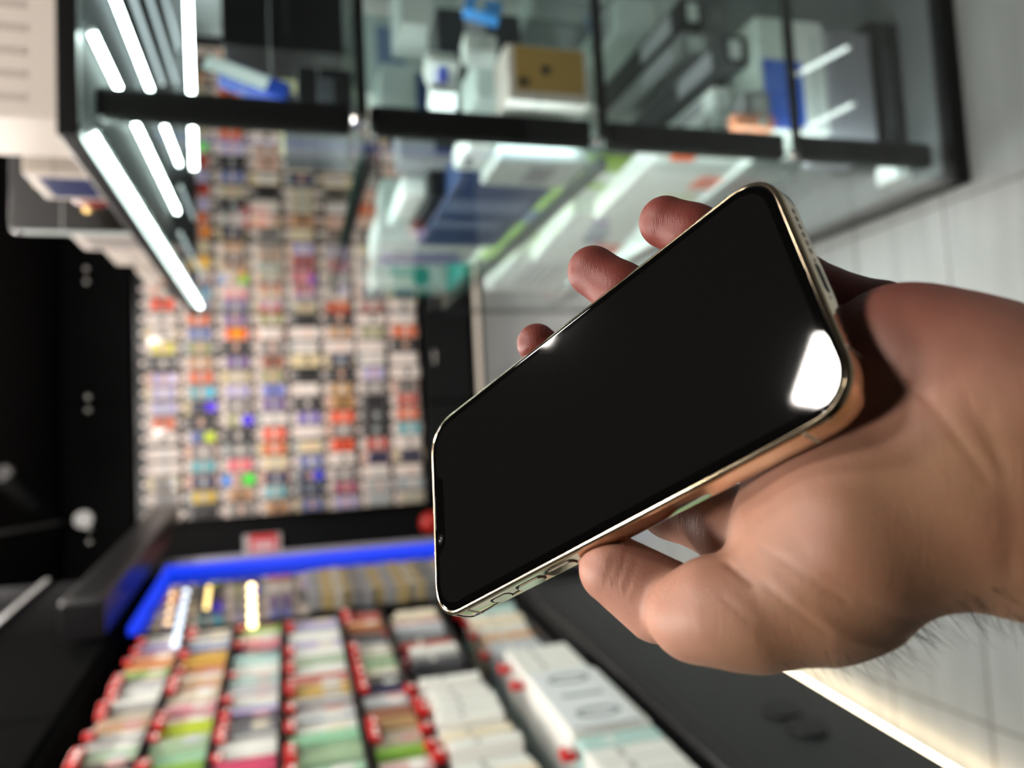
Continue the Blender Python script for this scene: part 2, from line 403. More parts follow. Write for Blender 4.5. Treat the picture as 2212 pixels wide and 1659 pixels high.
def surface_nets(fun, lo, hi, h):
    lo = np.array(lo); n = np.ceil((np.array(hi)-lo)/h).astype(int)+1
    # coarse pass to skip empty space
    st = 6; nc = (n+st-1)//st+1
    gx, gy, gz = np.meshgrid(*[np.arange(c)*st for c in nc], indexing='ij')
    pc = np.stack([gx, gy, gz], -1).reshape(-1, 3)*h+lo
    dc = fun(pc).reshape(nc)
    near = np.abs(dc) < h*st*2.2
    D = np.full(n, 1.0)
    big = np.repeat(np.repeat(np.repeat(dc, st, 0), st, 1), st, 2)[:n[0], :n[1], :n[2]]
    D = np.where(big < 0, -1.0, 1.0)
    msk = np.zeros(n, bool)
    for i, j, k in np.argwhere(near):
        a = np.maximum(np.array([i, j, k])*st-st//2-1, 0); b = np.array([i, j, k])*st+st//2+2
        msk[a[0]:b[0], a[1]:b[1], a[2]:b[2]] = True
    idx = np.argwhere(msk); V = np.empty(len(idx))
    for c in range(0, len(idx), 400000): V[c:c+400000] = fun(idx[c:c+400000]*h+lo)
    D[msk] = V
    S = D < 0
    cube = np.zeros(np.array(n)-1, int)
    offs = [(a, b, c) for a in (0, 1) for b in (0, 1) for c in (0, 1)]
    for a, b, c in offs: cube += S[a:n[0]-1+a, b:n[1]-1+b, c:n[2]-1+c]
    act = (cube > 0) & (cube < 8); ai = np.argwhere(act)
    vid = np.full(cube.shape, -1, int); vid[act] = np.arange(len(ai))
    acc = np.zeros((len(ai), 3)); cnt = np.zeros(len(ai))
    for p in range(8):
        for ax in range(3):
            o0 = np.array(offs[p])
            if o0[ax]: continue
            o1 = o0.copy(); o1[ax] = 1
            i0 = ai+o0; i1 = ai+o1
            d0 = D[i0[:, 0], i0[:, 1], i0[:, 2]]; d1 = D[i1[:, 0], i1[:, 1], i1[:, 2]]
            x = (d0 < 0) != (d1 < 0); t_ = np.where(x, d0/np.where(x, d0-d1, 1), 0)
            q = o0+t_[:, None]*(o1-o0); acc[x] += q[x]; cnt[x] += 1
    P = (ai+acc/cnt[:, None])*h+lo
    quads = []
    for ax in range(3):
        u, v = (ax+1) % 3, (ax+2) % 3
        sl0 = [slice(None)]*3; sl1 = [slice(None)]*3
        sl0[ax] = slice(0, n[ax]-1); sl1[ax] = slice(1, n[ax])
        ch = S[tuple(sl0)] != S[tuple(sl1)]
        e = np.argwhere(ch); e = e[(e[:, u] > 0) & (e[:, v] > 0) & (e[:, u] < n[u]-1) & (e[:, v] < n[v]-1)]
        if not len(e): continue
        ins = S[e[:, 0], e[:, 1], e[:, 2]]
        q = []
        for du, dv in ((-1, -1), (0, -1), (0, 0), (-1, 0)):
            w = e.copy(); w[:, u] += du; w[:, v] += dv; q.append(vid[w[:, 0], w[:, 1], w[:, 2]])
        q = np.stack(q, 1); q[~ins] = q[~ins][:, ::-1]; quads.append(q)
    return P, np.concatenate(quads)

lo = HP(1112, 1450, 0.30); 
HV, HF = surface_nets(hand_sdf, (-0.006, -0.080, 0.135), (0.150, 0.078, 0.275), 0.0009)
# gradient of the field = smooth normals
def grad(X, e=0.0005):
    g = np.stack([hand_sdf(X+np.eye(3)[i]*e)-hand_sdf(X-np.eye(3)[i]*e) for i in range(3)], 1)
    return g/np.linalg.norm(g, axis=1)[:, None]
HN = grad(HV)
HV = HV-HN*hand_sdf(HV)[:, None]*0.9
# creases pressed into the palm and thumb: (polyline seen from the front, width in metres, depth)
def seg_dist(px, pl):
    d = np.full(len(px), 1e9)
    for a, b in zip(pl[:-1], pl[1:]):
        a, b = np.array(a, float), np.array(b, float); ba = b-a
        t_ = np.clip(((px-a) @ ba)/(ba @ ba), 0, 1); d = np.minimum(d, np.linalg.norm(px-a-t_[:, None]*ba, axis=1))
    return d
CREASES = [([(1955, 835), (1990, 850), (2040, 905), (2090, 975), (2135, 1040)], 10, 0.00022),
           ([(1905, 846), (1950, 838), (2000, 842)], 18, 0.0003),
           ([(2090, 870), (2130, 940), (2165, 1010)], 12, 0.00015),
           ([(2130, 900), (2168, 1000), (2185, 1120), (2180, 1220)], 22, 0.00018),
           ([(1600, 1225), (1660, 1270), (1720, 1320), (1790, 1370)], 6, 0.0003),
           ([(1640, 1180), (1730, 1235), (1830, 1300)], 7, 0.00028),
           ([(1560, 1290), (1610, 1335), (1660, 1385)], 5, 0.0002),
           ([(1570, 1218), (1590, 1235), (1625, 1262)], 6, 0.0006),
           ([(1478, 1214), (1440, 1275), (1404, 1348)], 4, 0.0003),
           ([(1326, 1200), (1318, 1228), (1313, 1246)], 4, 0.00025), ([(1350, 1206), (1340, 1240), (1328, 1262)], 4, 0.00025),
           ([(1375, 1212), (1362, 1250), (1352, 1280)], 4, 0.0002)]
px = np.stack([CX+FPX*HV[:, 0]/HV[:, 2], CY+FPX*HV[:, 1]/HV[:, 2]], 1)
facing = np.clip(-(HN*HV).sum(1)/np.linalg.norm(HV, axis=1), 0, 1)
for pl, w, dep in CREASES:
    dd = seg_dist(px, pl); HV -= HN*(dep*np.exp(-(dd/w)**2)*np.minimum(1, facing*2))[:, None]
# skin attributes: red (blood close to the surface and painted finger tip shade), ridge (distance field of the finger prints), tan (with painted wrist shade)
def blob(c, r): return np.exp(-(np.linalg.norm(HV-c, axis=1)/r)**2)
tips = [INDEX[-1][0], MIDDLE[-1][0], RING[-1][0]]
red = sum(blob(c, 0.016) for c in tips)+0.5*blob(MIDDLE[-2][0], 0.014)+0.5*blob(RING[-2][0], 0.014)  # finger tip red deepened to paint in their shade
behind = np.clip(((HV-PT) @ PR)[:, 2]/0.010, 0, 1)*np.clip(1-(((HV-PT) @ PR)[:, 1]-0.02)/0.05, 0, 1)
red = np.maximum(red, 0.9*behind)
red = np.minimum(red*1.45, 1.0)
red += 0.30*blob(TH_TIP, 0.018)+0.12*blob(HP(1690, 1080, 0.17), 0.022)+0.16*blob(HP(2010, 790, 0.165), 0.020)
tan = blob(HP(1640, 1420, 0.182), 0.020)+blob(HP(1800, 1390, 0.18), 0.022)+blob(HP(2000, 1300, 0.17), 0.03)+1.3*blob(HP(2200, 1190, 0.155), 0.034)+0.5*blob(HP(2060, 1150, 0.155), 0.016)  # tan skin patches; those at the wrist paint in its shade
ridge = np.full(len(HV), 9.0)
for c, r, off in ((INDEX[-1][0], 0.011, (0.004, -0.001, 0)), (MIDDLE[-1][0], 0.012, (0.0052, -0.0005, 0)), (RING[-1][0], 0.012, (0.0052, 0.0, 0)), (TH_TIP, 0.013, (0.006, 0.002, 0))):
    dl = np.linalg.norm(HV-c, axis=1); q = HV-c-np.array(off); rr = np.hypot(q[:, 0]*0.8+q[:, 1]*0.25, q[:, 1])
    ridge = np.where(dl < r*1.5, rr, ridge)
rmask = np.clip(sum(np.clip(1.6-np.linalg.norm(HV-c, axis=1)/r, 0, 1) for c, r in zip(tips+[TH_TIP], (0.008, 0.0095, 0.009, 0.010))), 0, 1)
HW = EYE+HV @ MW.T
hc = HW.mean(0)
me = bpy.data.meshes.new('hand')
me.from_pydata((HW-hc).tolist(), [], HF.tolist())
me.polygons.foreach_set('use_smooth', [True]*len(me.polygons))
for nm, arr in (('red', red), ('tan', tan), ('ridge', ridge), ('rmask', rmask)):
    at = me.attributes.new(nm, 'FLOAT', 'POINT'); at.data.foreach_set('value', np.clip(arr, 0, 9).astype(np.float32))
m_skin = bpy.data.materials.new('skin'); m_skin.use_nodes = True
nt = m_skin.node_tree; P_ = nt.nodes['Principled BSDF']
N = nt.nodes.new; Lk = nt.links.new
def attr(n): a = N('ShaderNodeAttribute'); a.attribute_name = n; return a.outputs['Fac']
def mixc(f, a, b):
    x = N('ShaderNodeMix'); x.data_type = 'RGBA'
    for s_, v in ((0, f), (6, a), (7, b)):
        if isinstance(v, (tuple, float, int)): x.inputs[s_].default_value = v
        else: Lk(v, x.inputs[s_])
    return x.outputs[2]
def mth(op, a, b=0.0):
    x = N('ShaderNodeMath'); x.operation = op
    for i, v in enumerate((a, b)):
        if isinstance(v, (float, int)): x.inputs[i].default_value = v
        else: Lk(v, x.inputs[i])
    return x.outputs[0]
SKIN, RED_SHADE, TAN_SHADE = (0.45, 0.235, 0.170, 1), (0.17, 0.040, 0.030, 1), (0.24, 0.128, 0.072, 1)  # dark red and tan also carry painted shade
tc = N('ShaderNodeTexCoord')
nz = N('ShaderNodeTexNoise'); nz.inputs['Scale'].default_value = 55; nz.inputs['Detail'].default_value = 3
Lk(tc.outputs['Object'], nz.inputs['Vector'])
mott = N('ShaderNodeMapRange'); mott.inputs['From Min'].default_value = 0.35; mott.inputs['From Max'].default_value = 0.7
Lk(nz.outputs['Fac'], mott.inputs['Value'])
c1 = mixc(attr('tan'), SKIN, TAN_SHADE)
c2 = mixc(mth('MULTIPLY', mott.outputs[0], 0.22), c1, RED_SHADE)
c3 = mixc(attr('red'), c2, RED_SHADE)
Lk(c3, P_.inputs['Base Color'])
P_.inputs['Roughness'].default_value = 0.48
P_.inputs['Specular IOR Level'].default_value = 0.35
P_.inputs['Subsurface Weight'].default_value = 0.25
P_.inputs['Subsurface Radius'].default_value = (1.0, 0.35, 0.2)
P_.inputs['Subsurface Scale'].default_value = 0.004
# fine skin lines: stretched noise along two directions, finger print ridges where the pads are
mp = N('ShaderNodeMapping'); mp.inputs['Rotation'].default_value = (0.35, 0.5, 0.2); mp.inputs['Scale'].default_value = (260, 1500, 1500)
mp2 = N('ShaderNodeMapping'); mp2.inputs['Scale'].default_value = (2600, 2600, 2600)
wr = N('ShaderNodeTexNoise'); wr.inputs['Scale'].default_value = 1.0; wr.inputs['Detail'].default_value = 3
Lk(tc.outputs['Object'], mp.inputs['Vector']); Lk(mp.outputs[0], wr.inputs['Vector'])
w2 = N('ShaderNodeTexVoronoi'); w2.inputs['Scale'].default_value = 0.45
Lk(tc.outputs['Object'], mp2.inputs['Vector']); Lk(mp2.outputs[0], w2.inputs['Vector'])
rid = mth('SINE', mth('MULTIPLY', attr('ridge'), 2*math.pi/0.00044))
hgt = mth('ADD', mth('MULTIPLY', wr.outputs['Fac'], 0.00030), mth('MULTIPLY', w2.outputs['Distance'], 0.00008))
hgt = mth('ADD', hgt, mth('MULTIPLY', mth('MULTIPLY', rid, attr('rmask')), 0.000045))
bp = N('ShaderNodeBump'); bp.inputs['Strength'].default_value = 0.45; bp.inputs['Distance'].default_value = 1.0
Lk(hgt, bp.inputs['Height']); Lk(bp.outputs['Normal'], P_.inputs['Normal'])
me.materials.append(m_skin)
hand = link('hand', me); hand.location = hc
tag(hand, 'left hand with bare hairy forearm gripping the gold framed smartphone by its edges', 'hand')

# --- fine dark hair along the lower side of wrist and forearm
hr = random.Random(3)
wr_px = np.stack([CX+FPX*HV[:, 0]/HV[:, 2], CY+FPX*HV[:, 1]/HV[:, 2]], 1)
NMW = HN @ MW.T
cand = np.where((wr_px[:, 0] > 1690) & (wr_px[:, 1] > 1215) & (HN[:, 1] > 0.55) & (HN[:, 2] < 0.75))[0]
hb = bmesh.new()
for _ in range(520):
    i = cand[hr.randrange(len(cand))]
    if wr_px[i, 0] < 1900 and hr.random() < 0.55: continue
    p = HV[i]; n = HN[i]
    d = n*0.55+np.array([hr.uniform(0.1, 1.1), hr.uniform(0.2, 0.7), hr.uniform(-0.5, 0.3)]); d /= np.linalg.norm(d)
    L_ = hr.uniform(0.003, 0.0085); bend = np.array([hr.uniform(0.1, 0.8), hr.uniform(-0.2, 0.5), hr.uniform(-0.4, 0.4)])
    prev = None
    for k in range(5):
        t_ = k/4; c = p-n*0.0003+d*L_*t_+bend*L_*0.5*t_*t_; r = 0.00007*(1-0.7*t_)
        u = np.cross(d, [0, 0, 1]); u /= np.linalg.norm(u)+1e-9; v = np.cross(d, u)
        ring = [hb.verts.new((EYE+MW @ (c+r*(math.cos(a)*u+math.sin(a)*v))-hc).tolist()) for a in (0, 2.094, 4.189)]
        if prev:
            for q in range(3): hb.faces.new((prev[q], prev[(q+1) % 3], ring[(q+1) % 3], ring[q]))
        prev = ring
me2 = bpy.data.meshes.new('arm_hair'); hb.to_mesh(me2); hb.free(); me2.materials.append(mat('dark brown hair', (0.03, 0.02, 0.014), 0.9, spec=0.0))
ah = link('arm_hair', me2, hand); ah['kind'] = 'stuff'; ah['label'] = 'fine dark hair on the forearm'
# ------------------------------------------------------------------ the rack on the left of the aisle (bottom of the photograph)
LC, LS = -0.94, 0.10          # front plane of the rack: x = LC + LS*y
LANG = -math.atan(LS)         # the rack runs slightly askew to the aisle
ux, uy = math.sin(-LANG), math.cos(-LANG)      # along the rack
def LP(y, off, z):            # point at distance off behind (-) or before (+) the rack's front plane
    return Vector((LC+LS*y+off*uy, y-off*ux, z))
def lbox(mb, y0, y1, o0, o1, z0, z1, mi=0, bev=0.0, org=Vector((0, 0, 0))):
    c = (LP(y0, o0, z0)+LP(y1, o1, z1))/2; L_ = (y1-y0)/uy
    mb.box(c-org, (abs(o1-o0), L_, z1-z0), mi, bev, Matrix.Rotation(LANG, 3, 'Z')); return c
m_red = mat('red plastic tag', srgb(190, 28, 30), 0.4)
rack = empty('display_rack', LP(2.3, -0.2, 0)); tag(rack, 'long black display rack of packed shelves running down the left of the aisle', 'rack')
ro = rack.location
ROWS = [(1.885, 2.028), (1.722, 1.864), (1.556, 1.700), (1.352, 1.530), (1.198, 1.326), (0.985, 1.165), (0.690, 0.890)]
def rpart(name, m_, *a, **k):
    b = MB(); lbox(b, *a, org=ro, **k); return b.build(name, m_, rack)
rpart('back_panel', m_black, -0.6, 3.10, -0.32, -0.30, 0.02, 2.05)
for z0, z1 in ROWS: rpart('shelf', m_blackgloss, -0.6, 3.099, -0.299, 0.012, z0-0.014, z0-0.002)
rpart('plinth', mat('dark grey lacquer', (0.012, 0.0145, 0.0145), 0.35, spec=0.25), -0.6, 3.10, -0.30, 0.035, 0.135, 0.560, bev=0.004)
rpart('ledge', mat('black grained edge', (0.008, 0.008, 0.0085), 0.42, spec=0.3, bump=0.6, nscale=28), -0.6, 3.10, -0.30, 0.075, 0.562, 0.640, bev=0.012)
rpart('end_panel', m_black, 3.10, 3.13, -0.32, 0.0, 0.02, 2.05)
for y in (1.675, 1.778):
    b = MB(); c = LP(y, 0.036, 0.315)-ro; n_ = Vector((uy, -ux, 0))
    b.cyl(c, c+n_*0.008, 0.048, 0.045, n=32); b.build('round_cover', mat('black round cover', (0.010, 0.012, 0.012), 0.4, spec=0.2), rack, False)
led('led_strip', 'warm led strip glowing on the floor under the rack\'s dark plinth', LP(-0.4, -0.035, 0.045), LP(3.05, -0.035, 0.045), 0.012, emat('bright warm led strip', (1.0, 0.80, 0.55), 4.0))
# overhead cupboards above the rack
cup = empty('overhead_cupboard', LP(2.4, -0.2, 2.1)); tag(cup, 'black overhead cupboard above the left rack', 'cupboard'); co = cup.location
b = MB(); lbox(b, 0.9, 4.0, -0.55, -0.02, 2.12, 2.98, org=co); b.build('body', m_softblack, cup)
for k in range(4):
    b = MB(); lbox(b, 0.92+k*0.77, 0.92+k*0.77+0.755, -0.02, 0.0, 2.14, 2.96, bev=0.003, org=co); b.build('door', m_softblack, cup)
b = MB(); lbox(b, 0.9, 4.0, 0.0, 0.02, 2.56, 2.585, bev=0.002, org=co); b.build('grip_rail', mat('dull grey rail', (0.05, 0.05, 0.05), 0.5), cup)
o = empty('lighting_pelmet', LP(3.9, 0.12, 2.20)); tag(o, 'thick black lighting pelmet sticking out below the cupboards', 'pelmet')
b = MB(); lbox(b, 3.0, 4.9, 0.03, 0.17, 2.13, 2.27, bev=0.012, org=o.location); b.build('housing', m_blackgloss, o)

# --- packets filed upright on the shelves
PALK = 1.0
PAL = dict(grey=(164, 162, 160), red=(176, 74, 62), green=(128, 172, 68), white=(224, 224, 218), tan=(172, 138, 96), beige=(186, 176, 156), black=(38, 38, 42), blue=(92, 112, 176),
           violet=(140, 128, 180), yellow=(206, 166, 74), orange=(204, 136, 84), peach=(210, 168, 128), cream=(226, 214, 190), pink=(206, 130, 142), rose=(196, 150, 148), lime=(184, 200, 56), mint=(150, 200, 164),
           teal=(96, 160, 152), sage=(158, 182, 148), aqua=(176, 206, 200), navy=(48, 54, 84), magenta=(196, 66, 104), brown=(146, 96, 74), silver=(186, 190, 194), darkgrey=(84, 84, 88), lavender=(172, 164, 206))
def pm(c): return mat('packet '+c, srgb(*[v*PALK for v in PAL[c]]), 0.36, coat=0.1)
ROWC = ['grey violet red orange green grey white grey beige tan grey sage black white blue tan grey silver white beige',
        'grey silver blue yellow orange cream peach beige pink rose lime sage mint green aqua mint teal white grey sage',
        'green teal pink navy aqua white aqua silver white lavender navy grey white magenta pink red grey white sage grey',
        'lavender silver white lavender white sage white red yellow grey silver white mint sage mint sage green grey silver white',
        'red orange brown darkgrey grey beige sage cream black navy silver brown tan beige green rose sage beige green white']
ORD = ['', 'first', 'second', 'third', 'fourth', 'fifth', 'sixth', 'seventh', 'eighth', 'ninth', 'tenth', 'eleventh', 'twelfth', 'thirteenth', 'fourteenth', 'fifteenth', 'sixteenth', 'seventeenth', 'eighteenth', 'nineteenth', 'twentieth']
def ordw(n):
    if n <= 20: return ORD[n]
    t = {2: 'twenty', 3: 'thirty', 4: 'forty', 5: 'fifty'}[n//10]
    return t+'-'+ORD[n % 10] if n % 10 else {2: 'twentieth', 3: 'thirtieth', 4: 'fortieth', 5: 'fiftieth'}[n//10]
ROWN = ['top', 'second', 'third', 'fourth', 'fifth', 'sixth', 'lowest']
def packet_mesh(h, d, t):
    """slim retail packet: tray with a raised front, folded hang tab; origin at the foot of its front edge"""
    b = MB()
    b.box((-d/2, 0, h/2), (d, t*0.86, h), 0, 0.003)
    b.box((-d/2+0.001, t*0.45, h/2), (d+0.002, t*0.07, h+0.002), 1, 0.0)
    b.box((0.0005, 0, h*0.30), (0.0015, t*0.70, h*0.30), 1)
    o = b.build('packet', [pm('white'), pm('white')]); me_ = o.data; bpy.data.objects.remove(o)
    return me_
pmesh = [packet_mesh(z1-z0-0.004, 0.16, 0.031) for z0, z1 in ROWS[:5]]
tagb = MB(); tagb.box((0, 0, 0.004), (0.018, 0.026, 0.030), 0, 0.002); tagb.box((0.0096, 0, 0.0), (0.001, 0.014, 0.010), 1)
tago = tagb.build('price_tag', [m_red, pm('white')]); tagme = tago.data; bpy.data.objects.remove(tago)
def vis(P): return in_frame(P, 90)
PITCH = 0.0335
for r, (z0, z1) in enumerate(ROWS[:5]):
    cols = ROWC[r].split(); n = 0; seq = []
    y = 3.055 if r != 4 else 3.07
    first = True
    while y > 1.2:
        if vis(LP(y, 0, (z0+z1)/2)): seq.append(y)
        y -= PITCH
    tot = len(seq); ti = 0
    for i, y in enumerate(seq):
        c = cols[min(len(cols)-1, int(i/2.3))]
        o = link(c+'_packet' if False else 'packet', pmesh[r])
        j = rnd.uniform(-0.012, 0.004)
        o.location = LP(y, j, z0); o.rotation_euler = (0, 0, LANG+rnd.uniform(-0.012, 0.012))
        o.material_slots[0].link = 'OBJECT'; o.material_slots[0].material = pm(c)
        o.material_slots[1].link = 'OBJECT'; o.material_slots[1].material = pm(c if rnd.random() < 0.45 else rnd.choice(['white', 'white', 'cream', 'silver', 'rose']))
        tag(o, '%s packet filed upright, %s row of the left rack, %s from the far end' % (c, ROWN[r], ordw(i+1)), 'packet', 'packets filed in the %s row of the left rack' % ROWN[r])
        if rnd.random() < 0.36 and vis(LP(y, 0, z1)):
            ti += 1
            t_ = link('price_tag', tagme); t_.location = LP(y, j+0.0115, z1-0.012); t_.rotation_euler = (0, 0, LANG+rnd.uniform(-0.2, 0.2))
            sc_ = rnd.uniform(0.9, 1.7); t_.scale = (1.0, sc_, 0.95)
            tag(t_, 'red price tag, %s row of the left rack, %s tag from the far end' % (ROWN[r], ordw(ti)), 'price tag', 'red price tags on the %s row' % ROWN[r])
# the rack's near end, beyond the picture's edge: only its mirror image shows, in the phone's polished side
b = MB(); k = 0; yo = LP(0.6, 0, 1.4)
for r, (z0, z1) in enumerate(ROWS):
    y = 1.17 if r < 5 else 1.30
    while y > -0.2:
        w = 0.033 if r < 5 else 0.06
        b.box(LP(y, -0.085+0.01*((k*7) % 5)/5, (z0+z1)/2-0.002)-yo, (0.16, w*0.92, z1-z0-0.004), (k//2*5+r*3) % 8, 0.0, Matrix.Rotation(LANG, 3, 'Z')); k += 1; y -= w
o = b.build('packets', [pm(c) for c in 'white aqua cream rose silver blue beige mint'.split()]); o.location = yo
tag(o, 'mass of packets on the near end of the left rack, beyond the picture', 'packets', kind='stuff')
# --- boxes on the two lowest shelves
def carton(name, label, cat, W_, D_, H_, m_, loc, rz, group=None, panel=None, pm_=None, bev=0.002):
    o = empty(name, loc, rz); tag(o, label, cat, group)
    b = MB(); b.box((0, 0, H_/2), (W_, D_, H_), 0, bev); b.build('body', m_, o)
    b = MB(); b.box((0, 0, H_+0.0005), (W_*0.992, D_*0.992, 0.003), 0, 0.0008); b.build('lid', m_, o)
    if panel is not None:
        for (c, d) in panel:
            b = MB(); b.box(c, d); b.build('printed_panel', pm_, o)
    return o
m_wbox = mat('white carton', srgb(205, 205, 198), 0.38); m_wbox2 = mat('off white carton', srgb(190, 188, 178), 0.4)
BOXN = ['sixth', 'lowest']
def boxrow(r, spec):
    z0, z1 = ROWS[r]
    for i, (y0, y1, c, hh, off) in enumerate(spec):
        y = (y0+y1)/2; t = y1-y0-0.003; d = 0.20
        lab = '%s carton filed on the %s shelf of the left rack, %s from the far end' % (c, ROWN[r], ordw(i+1))
        o = empty('carton', LP(y, off, z0), LANG); tag(o, lab, 'carton', 'cartons on the %s shelf of the left rack' % ROWN[r])
        h = (z1-z0)*hh
        b = MB(); b.box((-d/2, 0, h/2), (d, t, h), 0, 0.004); b.build('body', pm(c), o)
        b = MB(); b.box((0.0006, 0, h*0.62), (0.0012, t*0.55, h*0.07)); b.build('printed_label', pm('grey' if c in ('white', 'cream') else 'white'), o)
        if i % 2 == 0:
            t_ = link('price_tag', tagme); t_.location = LP(y, off-0.02, z0+h+0.0225); t_.rotation_euler = (0, 0, LANG); t_.scale = (1.2, 1.3, 1.1)
            tag(t_, 'red price tag on the %s %s carton, %s shelf, left rack' % (ordw(i+1), c, ROWN[r]), 'price tag', 'red price tags on the %s shelf' % ROWN[r])
sp = []
y = 3.06
for c, w in zip('cream cream white rose silver grey darkgrey red magenta white grey darkgrey'.split(), (0.05, 0.05, 0.05, 0.04, 0.05, 0.05, 0.05, 0.05, 0.04, 0.05, 0.04, 0.05)):
    sp.append((y-w, y, c, rnd.uniform(0.85, 1.0), rnd.uniform(-0.03, 0.01))); y -= w
y = 2.30
while y > 1.45:
    w = 0.042; sp.append((y-w, y, 'white' if len(sp) % 5 else 'cream', rnd.uniform(0.93, 1.0), rnd.uniform(0.0, 0.05))); y -= w
boxrow(5, [s_ for s_ in sp if vis(LP(s_[1], 0, 1.1))])
sp = []; y = 3.02
for c, w in zip('white aqua white cream white peach silver'.split(), (0.06, 0.05, 0.06, 0.06, 0.05, 0.06, 0.14)):
    sp.append((y-w, y, c, rnd.uniform(0.8, 1.0), rnd.uniform(-0.03, 0.02))); y -= w
y = 2.36
for k in range(4): sp.append((y-0.062, y, 'white', 0.98, 0.06)); y -= 0.062
yl = y-0.18; sp.append((y-0.36, y, 'white', 1.02, 0.075)); y -= 0.362
while y > 1.38: sp.append((y-0.062, y, 'white' if len(sp) % 4 else 'aqua', 1.0, 0.07)); y -= 0.062
boxrow(6, [s_ for s_ in sp if vis(LP(s_[1], 0, 0.8))])
# handwritten price card leaning on the big white carton of the lowest shelf: tall narrow digits
card = empty('price_card', LP(yl, 0.083, 0.712), LANG); tag(card, 'white price card with three tall grey digits on the lowest shelf of the left rack', 'price card')
b = MB(); b.box((0, 0, 0.09), (0.003, 0.34, 0.18), 0, 0.001); b.build('card', mat('price card', srgb(214, 218, 220), 0.4), card)
def text_mesh(txt, size, ext=0.0006):
    cu = bpy.data.curves.new('t', 'FONT'); cu.body = txt; cu.size = size; cu.extrude = ext; cu.align_x = 'CENTER'
    o = bpy.data.objects.new('t', cu); COL.objects.link(o)
    dg = bpy.context.evaluated_depsgraph_get(); dg.update()
    me_ = bpy.data.meshes.new_from_object(o.evaluated_get(dg)); bpy.data.objects.remove(o); bpy.data.curves.remove(cu)
    return me_
m_ink = mat('grey ink', srgb(128, 134, 138), 0.6)
for k, ch in enumerate('010'):
    me_ = text_mesh(ch, 0.135); me_.materials.clear(); me_.materials.append(m_ink)
    d = link('digit', me_, card); d.rotation_euler = (math.pi/2, 0, math.pi/2); d.location = (0.0022, -0.105+0.105*k, 0.028); d.scale = (0.95, 1.25, 1)

# --- blue lit mirror bay at the far end of the rack
def bpart(name, m_, label, cat, *a, **k):
    b = MB(); c = lbox(MB(), *a); lbox(b, *a, org=c, **k); o = b.build(name, m_); o.location = c
    if cat == 'structure': o['kind'] = 'structure'
    else: tag(o, label, cat)
    return o
m_mirror = mat('smoked mirror', (0.42, 0.41, 0.38), 0.06, 1.0)
m_bluelight = emat('blue led', (0.0, 0.045, 1.0), 0.29)
bpart('mirror', m_mirror, 'tall smoked mirror framed by the blue light at the rack\'s far end', 'mirror', 3.145, 3.98, -0.035, -0.02, 0.05, 2.06)
bpart('blue_light', m_bluelight, 'blue light bar along the top of the mirror', 'light', 3.135, 4.057, -0.01, 0.02, 2.055, 2.085)
bpart('blue_light', m_bluelight, 'upright blue light bar along the mirror\'s far edge', 'light', 3.985, 4.055, -0.02, 0.02, 0.02, 2.053)
bpart('trim_1', mat('lilac grey trim', (0.20, 0.20, 0.25), 0.45), '', 'structure', 4.059, 4.20, -0.035, 0.015, 0.02, 2.11)
m_bulb = emat('warm bulb', (1.0, 0.74, 0.36), 2.4); m_bulbc = emat('cool bulb', (0.75, 0.86, 1.0), 0.8)
def bulb_string(label, px0, px1, n, r, m_, dep=0.10):  # bulbs stand in for lights reflected in the mirror
    a = None; pts = []
    for k in range(n):
        px = px0[0]+(px1[0]-px0[0])*k/max(1, n-1), px0[1]+(px1[1]-px0[1])*k/max(1, n-1)
        d = ray(*px); t = (LC+dep)/(d[0]-LS*d[1]); pts.append(Vector(EYE+d*t))
    o = empty('reflection_string', pts[0]); tag(o, label, 'light string', 'bulb strings added as mirror reflections')
    b = MB(); ps = [p-pts[0] for p in pts]; up = Vector((LC+LS*pts[0].y+0.008, pts[0].y, 2.056))-pts[0]; b.tube([up, Vector((up.x, 0, 0.03)), Vector((0, 0, 0))]+ps[1:]+[ps[-1]+(ps[-1]-ps[-2])*0.5], 0.0016, n=6); b.build('wire', m_black, o)
    for p in pts:
        b = MB(); b.ball(p-pts[0], r, n=8); b.build('bulb', m_, o, True)
    return o
bulb_string('string of five bright warm bulbs added as reflections before the blue lit mirror', (543, 1268), (545, 1348), 5, 0.014, m_bulb, 0.05)
bulb_string('string of dim gold bulbs added as reflections next to the top of the blue lit mirror', (452, 1270), (446, 1312), 5, 0.009, emat('gold bulb', (1.0, 0.72, 0.25), 1.0), 0.08)
bulb_string('string of amber bulbs added as reflections close to the blue corner of the mirror', (372, 1285), (362, 1345), 4, 0.010, emat('amber bulb', (1.0, 0.66, 0.36), 0.8), 0.06)
bulb_string('string of cool white bulbs added as reflections between the gold and the amber ones', (402, 1278), (378, 1392), 7, 0.011, m_bulbc, 0.115)
# stack of flat gold and silver boxes before the mirror
zz = 0.86; k = 0
while zz < 1.42:
    c, h = [('gold', 0.045), ('silver', 0.035), ('grey', 0.05), ('gold', 0.03), ('white', 0.035), ('gold', 0.05), ('silver', 0.05)][k % 7]
    m_ = {'gold': mat('gold carton', (0.30, 0.22, 0.10), 0.4), 'silver': mat('dull silver carton', (0.20, 0.20, 0.21), 0.4), 'grey': mat('dull grey carton', (0.13, 0.13, 0.13), 0.4), 'white': mat('ivory carton', (0.34, 0.31, 0.26), 0.4)}[c]
    k += 1
    o = empty('flat_box', LP(3.365, 0.027, zz), LANG); tag(o, '%s flat box, %s from the bottom of the stack before the blue lit mirror' % (c, ORD[k]), 'box', 'stacked flat boxes before the mirror')
    b = MB(); b.box((0, 0, h/2), (0.07, 0.40-0.02*(k % 3), h-0.001), 0, 0.004); b.build('body', m_, o)
    b = MB(); b.box((0.0357, 0, h/2), (0.0012, 0.34, 0.002)); b.build('lid_seam', m_softblack, o)
    zz += h
